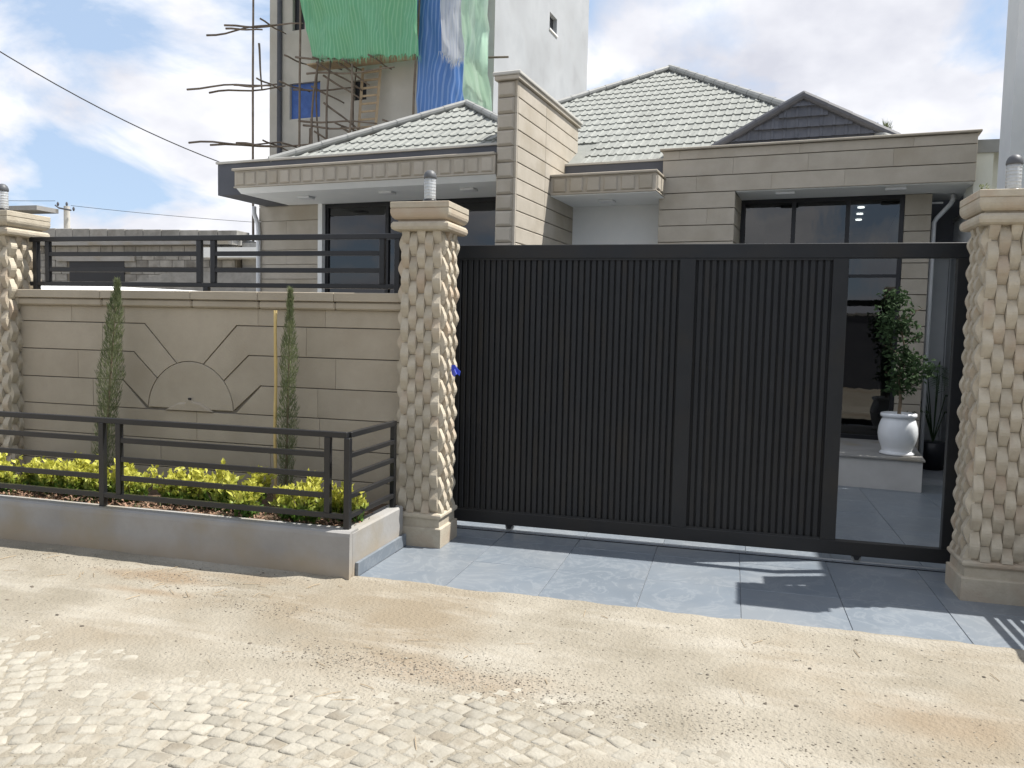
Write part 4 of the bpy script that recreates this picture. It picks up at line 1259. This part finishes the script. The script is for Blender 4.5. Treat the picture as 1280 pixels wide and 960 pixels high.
for (cx, cz, rx, rz_, n) in ((PX-.10, 1.93, .22, .22, 620), (PX-.04, 1.68, .24, .19, 560), (PX-.02, 1.45, .15, .13, 190), (PX+.10, 1.28, .25, .16, 520), (PX-.02, 1.10, .19, .13, 330)):
    for _ in range(n):
        d = rdir(rn); q = rn.random()**.4
        p = Vector((cx+d.x*rx*q, PY+d.y*rx*q, cz+d.z*rz_*q))
        if fbm(p.x*8, p.z*8+p.y*6, 2) < .36: continue
        leaf(lf, p, rdir(rn, -.8)+Vector((0, 0, -.2)), rdir(rn, .2), rn.uniform(.045, .075), rn.uniform(.013, .022))
lf.build('foliage', 'ficus', fc)
# dark potted palm in the side passage
pp = thing('potted_palm', 'dark potted palm in the passage behind the white urn', 'plant', (2.42, 5.5, 0))
B().lathe([(.12, 0), (.16, .2), (.17, .33), (.15, .34)], 18, (2.42, 5.5, 0)).build('pot', 'dark', pp, True)
pb = B(); rn = random.Random(31)
for k in range(11):
    a = rn.uniform(0, 2*PI); l = rn.uniform(.35, .6); h = rn.uniform(.35, .95)
    pts = [Vector((2.42, 5.5, .33)), Vector((2.42+math.cos(a)*l*.3, 5.5+math.sin(a)*l*.3, .33+h)), Vector((2.42+math.cos(a)*l*.75, 5.5+math.sin(a)*l*.75, .33+h*1.05)), Vector((2.42+math.cos(a)*l, 5.5+math.sin(a)*l, .33+h*.8))]
    pb.tube(pts, [.007, .005, .004, .002], 4)
    for i in range(14):
        t = i/13
        p = pts[1].lerp(pts[3], t)+Vector((0, 0, .04*math.sin(PI*t)))
        for s_ in (-1, 1):
            d = Vector((-math.sin(a)*s_, math.cos(a)*s_, -.2))+Vector((math.cos(a), math.sin(a), 0))*.6
            leaf(pb, p, d, Vector((0, 0, 1)), rn.uniform(.10, .17), .011)
pb.build('fronds', 'ficus', pp)

# ================================================================== RIGHT SIDE NEIGHBOURS
nb = thing('side_wall', 'pale grey panelled wall of the passage behind the potted palm', 'wall', (2.63, 7, 0))
for i in range(5):
    bx('wall_panel', 'polec', nb, 2.60, 2.66, 4.62+1.02*i, 4.62+1.02*(i+1)-.012, 0, 3.05)
bx('wall_cap', 'conc', nb, 2.58, 2.68, 4.61, 9.7, 3.051, 3.10)
yw_ = thing('shade_wall', 'tall plain unseen wall added on the open gate side to shade the courtyard', 'wall', (2.95, 2.4, 0))  # out of view; placed and raised to keep sun off the courtyard
bx('wall', 'pale', yw_, 2.88, 3.05, .6, 4.3, 0, 4.2)
bx('coping', 'conc', yw_, 2.86, 3.07, .58, 4.32, 4.201, 4.26)
nh = thing('neighbour_house', 'pale cream neighbouring house with a grey sheet roof', 'house', (3.4, 6.4, 0))
bx('wall', 'pale', nh, 2.685, 5.6, 4.9, 9.0, 0, 3.72)
bx('gable_end', 'pale', nh, 2.50, 2.684, 4.70, 5.0, 3.11, 3.76)
bx('corner_strip', 'white', nh, 2.84, 2.92, 4.87, 4.899, 0, 3.72)
B().add([(2.46, 4.70, 3.80), (5.9, 4.70, 3.80), (5.9, 6.9, 4.25), (2.46, 6.9, 4.25), (2.46, 4.70, 3.75), (5.9, 4.70, 3.75), (5.9, 6.9, 4.20), (2.46, 6.9, 4.20)],
        [(0, 1, 2, 3), (0, 4, 5, 1), (0, 3, 7, 4), (4, 7, 6, 5)]).build('roof', 'steelg', nh)
bx('fascia', 'cap', nh, 2.45, 5.9, 4.675, 4.699, 3.66, 3.80)
pole = thing('concrete_column', 'tall pale concrete column rising behind the open gate end pillar', 'column', (2.62, 3.5, 0))
B().add([(2.475, 3.4, 0), (2.80, 3.4, 0), (2.80, 3.75, 0), (2.475, 3.75, 0), (2.475, 3.4, 8), (2.78, 3.4, 8), (2.78, 3.75, 8), (2.475, 3.75, 8)],
        [(0, 1, 5, 4), (1, 2, 6, 5), (2, 3, 7, 6), (3, 0, 4, 7), (4, 5, 6, 7)]).build('shaft', 'polec', pole)
bx('column_cap', 'polec', pole, 2.44, 2.83, 3.37, 3.78, 8.001, 8.12)
# weed sprouting on the pillar cap
wd = B(); rn = random.Random(4)
for _ in range(26):
    leaf(wd, Vector((1.40+rn.uniform(-.02, .03), .03+rn.uniform(0, .05), 2.489+rn.uniform(0, .03))), rdir(rn, .1), Vector((0, 0, 1)), rn.uniform(.015, .03), .006)
tag(wd.build('weed', 'cyp'), 'tiny green weed sprouting on the pillar cap at the open gate end', 'weed')

# ================================================================== TALL BUILDING UNDER CONSTRUCTION
TB = hthing('tall_building', 'unfinished tall rendered building with tarpaulins and pole scaffolding', 'building', (-9.8, 15, 0))
TX0, TX1, TY0, TY1, TZ = -13.63, -5.95, 13.0, 22.0, 16.5
def wall_with_holes(P, name, m, x0, x1, z0, z1, holes, tf):
    xs = sorted(set([x0, x1]+[h[0] for h in holes]+[h[1] for h in holes])); zs = sorted(set([z0, z1]+[h[2] for h in holes]+[h[3] for h in holes]))
    vs = []; fs = []
    for z in zs:
        for x in xs: vs.append(tf(x, 0, z))
    n = len(xs)
    for j in range(len(zs)-1):
        for i in range(n-1):
            cx, cz = (xs[i]+xs[i+1])/2, (zs[j]+zs[j+1])/2
            if any(h[0] < cx < h[1] and h[2] < cz < h[3] for h in holes): continue
            a = j*n+i; fs.append((a, a+1, a+n+1, a+n))
    for h in holes:
        k = len(vs)
        for d in (0, .18):
            vs += [tf(h[0], d, h[2]), tf(h[1], d, h[2]), tf(h[1], d, h[3]), tf(h[0], d, h[3])]
        for i in range(4):
            j = (i+1) % 4; fs.append((k+i, k+j, k+4+j, k+4+i))
    return B().add(vs, fs).build(name, m, P)
fh = [(-12.96, -11.81, 8.02, 9.16), (-10.62, -10.14, 8.45, 9.05), (-12.86, -12.40, 10.78, 12.0), (-12.9, -11.8, 5.0, 6.2), (-12.9, -11.8, 13.4, 14.6)]
wall_with_holes(TB, 'front_wall', 'tallf', TX0, TX1, 0, TZ, fh, lambda x, d, z: (x, TY0+d, z))
sh = [(17.58, 18.33, 11.66, 12.2), (17.58, 18.33, 14.4, 14.95)]
wall_with_holes(TB, 'side_wall', 'tallw', TY0, TY1, 0, TZ, sh, lambda y, d, z: (TX1-d, y, z))
B().add([(TX0, TY1, 0), (TX1, TY1, 0), (TX1, TY1, TZ), (TX0, TY1, TZ), (TX0, TY0, 0), (TX0, TY0, TZ), (TX1, TY0, TZ)], [(1, 0, 3, 2), (0, 4, 5, 3), (3, 5, 6, 2)]).build('rear_and_roof', 'tallf', TB)
bx('corner_pilaster', 'tallf', TB, TX0-.02, TX0+.26, TY0-.10, TY0-.002, 0, TZ-.1)
B().tube([(-13.30, TY0-.06, 0), (-13.30, TY0-.06, TZ-.2)], .075, 10).build('drain_pipe', 'slate', TB)
w1 = bx('window', 'bluep', TB, -12.95, -11.82, TY0+.10, TY0+.12, 8.03, 9.15)
bx('window_frame', 'trim', w1, -12.96, -11.81, TY0+.03, TY0+.09, 8.02, 8.07)
for h in fh[1:]:
    w = bx('window', 'dark', TB, h[0]+.01, h[1]-.01, TY0+.12, TY0+.14, h[2]+.01, h[3]-.01)
    bx('window_frame', 'trim', w, (h[0]+h[1])/2-.02, (h[0]+h[1])/2+.02, TY0+.07, TY0+.115, h[2]+.01, h[3]-.01)
for h in sh:
    w = bx('window', 'dark', TB, TX1-.16, TX1-.14, h[0]+.01, h[1]-.01, h[2]+.01, h[3]-.01)
    bx('window_sill', 'white', w, TX1-.12, TX1+.04, h[0]-.04, h[1]+.04, h[2]-.05, h[2]-.001)
# ladder of timber leaning on the front
ld = hthing('timber_ladder', 'timber ladder with wide boards against the unfinished building', 'ladder', (-9.85, 12.6, 6.4))
for x0, x1 in ((-10.11, -10.16), (-9.50, -9.60)):
    B().tube([(x0, 12.75, 9.3), (x1, 12.5, 6.4)], .05, 4).build('side_rail', 'timber', ld)
for i in range(12):
    z = 6.55+i*.235; t = (z-6.4)/2.9
    bx('rung', 'timber', ld, -10.14+.04*t, -9.56+.05*t, 12.515+.25*t, 12.545+.25*t, z, z+.06)
# scaffold
SC = hthing('scaffolding', 'rough eucalyptus pole scaffolding in front of the unfinished building', 'scaffold', (-12, 12.1, 0))
rn = random.Random(8)
def spole(x0, y0, z0, x1, y1, z1, r=.045):
    r *= .74
    a = Vector((x0, y0, z0)); c_ = Vector((x1, y1, z1)); n = 7
    L_ = (c_-a).length; q = min(.02*L_, .07); p1, p2 = rn.uniform(0, 6), rn.uniform(0, 6)
    pts = [a.lerp(c_, i/n)+Vector((q*math.sin(i*.9+p1)*.6, q*math.sin(i*.7+p2)*.6, q*math.sin(i*1.1+p2+p1)*.6)) for i in range(n+1)]
    B().tube(pts, [r*(1.1-.4*i/n) for i in range(n+1)], 6).build('pole', 'stick', SC, True)
D1, D2 = 12.1, 12.75
for x0, x1, top in ((-13.68, -13.60, 16), (-11.93, -11.86, 16), (-11.62, -11.24, 9.5), (-11.08, -10.79, 9.35), (-10.17, -10.07, 9.2), (-7.98, -7.92, 12)):
    spole(x0, D1+.0, 0 if top > 12 else 5.6, x1, D1, top, .055)
spole(-13.50, D1+.1, 10.2, -13.40, D1+.1, 8.8, .045)
spole(-11.6, D2, 5.6, -11.75, D2, 9.6); spole(-10.45, D2, 5.6, -10.35, D2, 9.3); spole(-11.5, D1, 6.0, -11.5, D1, 7.75)
for x0, z0, x1, z1, y in ((-15.49, 10.63, -12.78, 10.66, D1), (-14.86, 10.86, -11.88, 10.58, D1+.1), (-16.24, 9.05, -12.78, 8.92, D1), (-15.46, 8.88, -12.57, 8.82, D1+.12),
                          (-16.19, 7.34, -12.62, 7.10, D1), (-15.4, 7.22, -10.88, 6.98, D1+.12), (-11.95, 7.72, -9.24, 7.5, D1+.05), (-11.8, 7.56, -9.5, 7.3, D1), (-12.05, 9.6, -10.07, 9.32, D1),
                          (-11.75, 9.1, -8.73, 8.98, D1+.1), (-12.6, 8.85, -10.1, 8.72, D2), (-14.6, 10.7, -13.2, 10.5, D1-.1), (-14.3, 8.95, -12.9, 8.8, D1-.1), (-14.2, 7.2, -12.9, 7.02, D1-.1)):
    spole(x0, y, z0, x1, y, z1, .042)
for x0, z0, x1, z1 in ((-11.25, 9.35, -10.06, 8.62), (-11.25, 9.07, -10.06, 8.34), (-11.05, 8.2, -9.64, 7.1), (-11.6, 7.5, -11.98, 6.7), (-10.7, 9.4, -9.8, 8.73), (-11.5, 8.7, -10.7, 8.3), (-11.4, 7.4, -10.9, 7.0), (-10.6, 7.5, -10.0, 7.1)):
    spole(x0, D1+rn.uniform(-.1, .3), z0, x1, D2-.1, z1, .04)
for x, z in ((-13.2, 9.0), (-12.4, 8.85), (-13.0, 7.1), (-12.3, 7.05), (-13.1, 10.7), (-12.2, 9.6), (-11.2, 9.4), (-10.2, 9.3), (-9.3, 9.25), (-8.8, 7.4), (-10.4, 7.4)):
    spole(x, D1-.35, z+rn.uniform(-.05, .08), x+rn.uniform(-.1, .35), D2+.2, z-.02, .038)
bx('deck_board', 'timber', SC, -11.7, -8.2, 12.15, 12.75, 9.36, 9.40)
# tarpaulins
def tarp(name, label, m, cols, y, seed, amp=.10, freq=5, ragged=.12, nz=26, group=None):
    """cols: list of (x_top, z_top, x_bot, z_bot) control columns left to right"""
    rn = random.Random(seed)
    nu = (len(cols)-1)*18
    vs = []; fs = []; at = []
    for i in range(nu+1):
        t = i/nu*(len(cols)-1); k = min(int(t), len(cols)-2); f = t-k
        a = [cols[k][q]*(1-f)+cols[k+1][q]*f for q in range(4)]
        zb_ = a[3]+ragged*(fbm(i*.7+seed, 2)-.5)*2
        for j in range(nz+1):
            s_ = j/nz
            x = a[0]*(1-s_)+a[2]*s_; z = a[1]*(1-s_)+zb_*s_
            d = 1.35*amp*(math.sin(x*freq+2.2*math.sin(z*.8+seed)+seed)*.30+(fbm(x*1.3+seed, z*.8)-.5)*4.5+(fbm(x*3.1+seed+z*.9, z*1.1-x*.6)-.5)*2.2-1.3*math.sin(PI*min(1, s_*1.1))*.8)
            vs.append((x+.05*(fbm(x*1.5+9, z*1.3+seed)-.5), y+d, z)); at.append((x*1.0+.10*math.sin(z*.9+x*1.5)+.25*(fbm(x*.8+seed, z*.6)-.5), z, 0))
    for i in range(nu):
        for j in range(nz):
            a = i*(nz+1)+j; fs.append((a, a+nz+1, a+nz+2, a+1))
    T = B().add(vs, fs)
    # frayed hem
    h = B()
    xmin = min(v[0] for v in vs); zm = min(v[2] for v in vs)
    org = Vector((sum(v[0] for v in vs)/len(vs), y, zm))
    P = hthing(name, label, 'tarpaulin', tuple(org), group)
    o = T.build('sheet', m, P, True)
    ca = o.data.attributes.new('fold', 'FLOAT_VECTOR', 'POINT')
    for i, v in enumerate(at): ca.data[i].vector = v
    for i in range(0, nu+1):
        p = Vector(vs[i*(nz+1)+nz])
        for _ in range(3):
            q = p+Vector((rn.uniform(-.08, .08), rn.uniform(-.03, .03), .02))
            l = rn.uniform(.04, .26)
            h.add([q, q+Vector((.018, 0, 0)), q+Vector((rn.uniform(-.06, .06), rn.uniform(-.05, .05), -l))], [(0, 1, 2)])
    oh = h.build('frayed_hem', m, P)
    oh['kind'] = 'stuff'
    ch = oh.data.attributes.new('fold', 'FLOAT_VECTOR', 'POINT')
    for i, v in enumerate(oh.data.vertices): ch.data[i].vector = (v.co.x, v.co.z, 0)
    return P
tarp('tarpaulin', 'wide green striped tarpaulin over the scaffolding', 'tgreen', [(-12.25, 14.5, -11.50, 9.58), (-11.3, 14.5, -10.7, 9.40), (-10.2, 14.5, -9.8, 9.36), (-9.0, 14.5, -8.7, 9.34), (-7.88, 14.5, -7.83, 9.22)], 12.0, 1, .11, 4.5, .12)
tarp('tarpaulin', 'long blue striped tarpaulin hanging beside the green one', 'tblue', [(-8.16, 14.5, -8.06, 6.2), (-7.8, 14.5, -7.6, 6.2), (-7.4, 14.5, -7.0, 6.2), (-7.0, 14.5, -6.2, 6.4)], 12.5, 2, .07, 9, .05)
tarp('tarpaulin', 'torn white striped tarpaulin hanging over the blue one', 'twhite', [(-7.30, 14.5, -7.16, 9.2), (-6.8, 14.5, -6.75, 8.95), (-6.2, 14.5, -6.46, 9.1)], 12.25, 3, .08, 9, .2)
tarp('tarpaulin', 'shiny pale green plastic sheet hanging at the building corner', 'tpale', [(-6.28, 14.5, -6.50, 6.6), (-6.0, 14.5, -6.1, 6.6), (-5.8, 14.5, -5.85, 6.6), (-5.64, 14.5, -5.62, 6.6)], 12.1, 4, .17, 4, .05)
spole_ = B().tube([(-6.0, 12.3, 9.05), (-5.3, 12.5, 9.06)], .03, 6).build('pole', 'stick', SC)

# ================================================================== LEFT BACKGROUND
LBd = thing('block_building', 'low unfinished hollow-block building with a dark window behind the wall railing', 'building', (-17, 14.3, 0))
bx('core', 'joint', LBd, -21.5, -13.15, 14.03, 18, 0, 3.90)
bwx = .40; bwz = .20
hole = [(-18.6, -16.9, 2.7, 3.28)]
me_b = B().box(0, bwx-.012, 0, .06, 0, bwz-.012, c=.006).mesh('block'); me_b.materials.append(M['blockw'])
for r in range(11):
    z = 1.72+r*bwz
    x = -21.4+(bwx/2 if r % 2 else 0)
    while x < -13.3:
        if not any(h[0]-.3 < x < h[1]-.1 and h[2]-.1 < z < h[3]+.0 for h in hole):
            inst('block', me_b, LBd, (x+17, 14.0-14.3+random.uniform(-.012, .006), z))
        x += bwx
for h in hole:
    w = bx('window', 'dark', LBd, h[0]-.1, h[1]+.1, 13.99, 14.02, h[2], h[3])
    bx('lintel', 'conc', LBd, h[0]-.5, h[1]+.5, 13.93, 14.02, h[3]+.002, h[3]+.16)
for i in range(14):
    x0 = -21.4+i*.6
    bx('parapet_block', 'blockw', LBd, x0+.006, x0+.594, 13.80, 14.4, 3.905+.0, 4.25-.012*i, c=.01)
bx('roof_slab', 'conc', LBd, -21.5, -13.1, 13.75, 18, 3.72, 3.9)
an = thing('annex', 'grey plastered annex with a dark opening beside the block building', 'building', (-12, 14.5, 0))
bx('wall', 'conc', an, -13.10, -9.5, 14.2, 17, 0, 3.2)
bx('ledge', 'white', an, -13.9, -9.5, 13.6, 14.19, 3.35, 3.62)
bx('roof_slab', 'blockw', an, -13.10, -9.5, 14.191, 17, 3.201, 3.8)
bx('opening', 'dark', an, -13.0, -12.5, 14.17, 14.199, 2.5, 3.1)
# slab sticking out further left, water pipe
cs_ = thing('roof_slab', 'thin grey roof slab jutting past the pillar at the far wall end', 'slab', (-20, 14.5, 4.4))
bx('slab', 'conc', cs_, -22.5, -19.95, 14.1, 14.9, 4.80, 4.93)
B().tube([(-21.5, 14.6, 3.9), (-21.5, 14.6, 4.80)], .08, 8).build('post', 'conc', cs_)
# courtyard side walls
cw = thing('compound_wall', 'low rough plastered compound wall seen through the wall railing', 'wall', (-10.3, 8, 0))
b = B(); vs = []; fs = []; n = 30
for i in range(n+1):
    x = -11.7+3.3*i/n
    zt = 2.36+.2*sstep(-11.6, -10.4, x)+.03*(fbm(x*6, 1)-.5)
    vs += [(x, 8, 0), (x, 8+.02*fbm(x*5, 3), zt), (x, 8.2, zt+.01), (x, 8.2, 0)]
for i in range(n):
    for k in range(3):
        a = i*4+k; fs.append((a, a+4, a+5, a+1))
b.add(vs, fs); b.build('wall', 'blockw', cw)
wp = thing('white_roof', 'bright white sheet roof just behind the sunburst wall coping', 'roof', (-7.5, 3, 0))
B().add([(-9.6, 2.4, 1.97), (-6.75, 2.4, 1.93), (-6.9, 4.6, 2.03), (-9.8, 4.6, 2.13), (-9.6, 2.4, 1.93), (-6.75, 2.4, 1.89), (-6.9, 4.6, 1.99), (-9.8, 4.6, 2.09)],
        [(0, 1, 2, 3), (4, 7, 6, 5), (0, 4, 5, 1), (1, 5, 6, 2), (2, 6, 7, 3), (3, 7, 4, 0)]).build('sheet', 'white', wp)
for x, y in ((-9.4, 2.6), (-6.95, 2.6), (-9.5, 4.3), (-7.1, 4.3)):
    bx('post', 'steelg', wp, x, x+.06, y, y+.06, 0, 1.90)
# utility pole and lines
up = thing('utility_pole', 'far concrete utility pole with insulators above the block building', 'pole', (-39.1, 35, 0))
B().tube([(-39.1, 35, 0), (-39.1, 35, 8.4)], [.24, .17], 10).build('shaft', 'trim', up)
B().tube([(-39.75, 34.8, 8.45), (-39.5, 34.8, 8.28), (-38.6, 34.8, 8.12)], .05, 6).build('crossarm', 'slate', up)
for x, z in ((-39.75, 8.52), (-39.1, 8.5), (-38.6, 8.2)):
    B().lathe([(.03, -.1), (.07, 0), (.07, .06), (.04, .14), (.015, .16)], 10, (x, 35, z)).build('insulator', 'slate', up)
def cable(a, c_, sag, r, label, n=24):
    a = Vector(a); c_ = Vector(c_)
    pts = [a.lerp(c_, i/n)-Vector((0, 0, 4*sag*(i/n)*(1-i/n))) for i in range(n+1)]
    tag(B().tube(pts, r, 5).build('cable', 'wire', None, True), label, 'cable')
cable((-38.6, 34.8, 8.4), (-15, 40, 7.3), .3, .014, 'far overhead line running right from the utility pole')
cable((-39.75, 34.8, 8.7), (-60, 33, 9.9), .3, .014, 'far overhead line running left from the utility pole')
cable((-9.6, -1.0, 6.55), HW(-4.22, .1, 3.70), .42, .007, 'black service cable sagging down to the house eave corner')
rp = thing('bent_rod', 'bent grey rod leaning on the annex roof', 'rod', (-12.3, 14.3, 3.8))
B().tube([(-12.55, 14.4, 3.8), (-12.5, 14.4, 4.1), (-12.15, 14.4, 4.7)], .05, 6).build('rod', 'slate', rp)
# conifer behind the house
cypress(3.35, 16, 0, 6.95, .5, 'distant conifer tip just above the house roofline', 21, 2600)

# ================================================================== INVENTED TREES AND WALL ACROSS THE STREET (added for the windows to mirror)
def broadleaf(x, y, h, rc, label, seed):
    rn = random.Random(seed)
    T = thing('reflection_tree', label, 'tree', (x, y, -.05), 0, None)
    tb = B().tube([(x, y, -.1), (x+.1, y, h*.4), (x, y+.1, h*.75)], [.16, .12, .05], 8)
    cl = []
    for k in range(14):
        d = rdir(rn, -.3); q = rn.uniform(.3, 1)
        c = Vector((x+d.x*rc*q, y+d.y*rc*q, h*.66+d.z*h*.28*q)); cl.append(c)
        tb.tube([(x, y, h*.45), c], [.04, .015], 5)
    tb.build('trunk', 'bark', T)
    f = B()
    for c in cl:
        for _ in range(170):
            p = c+rdir(rn)*rc*.42*rn.random()**.4
            leaf(f, p, rdir(rn), rdir(rn), rn.uniform(.12, .22), rn.uniform(.04, .07))
    f.build('crown', 'ficus', T)
broadleaf(4.2, -13.5, 5.2, 1.5, 'invented broad tree added for the right wing window to mirror', 61)
broadleaf(6.6, -14.5, 4.2, 1.4, 'invented lower tree added for the glass beside the column to mirror', 62)
broadleaf(-7.5, -13.5, 4.6, 1.7, 'invented tree added for the left wing window to mirror', 63)
ow = thing('reflection_wall', 'invented long dark wall across the street, added for the glass to mirror', 'wall', (0, -12.3, 0))  # invented wall, only there as something for the glass to reflect
bx('wall', 'slate', ow, -16, 16, -12.4, -12.2, -.1, 2.3)
bx('coping', 'conc', ow, -16, 16, -12.45, -12.15, 2.301, 2.38)
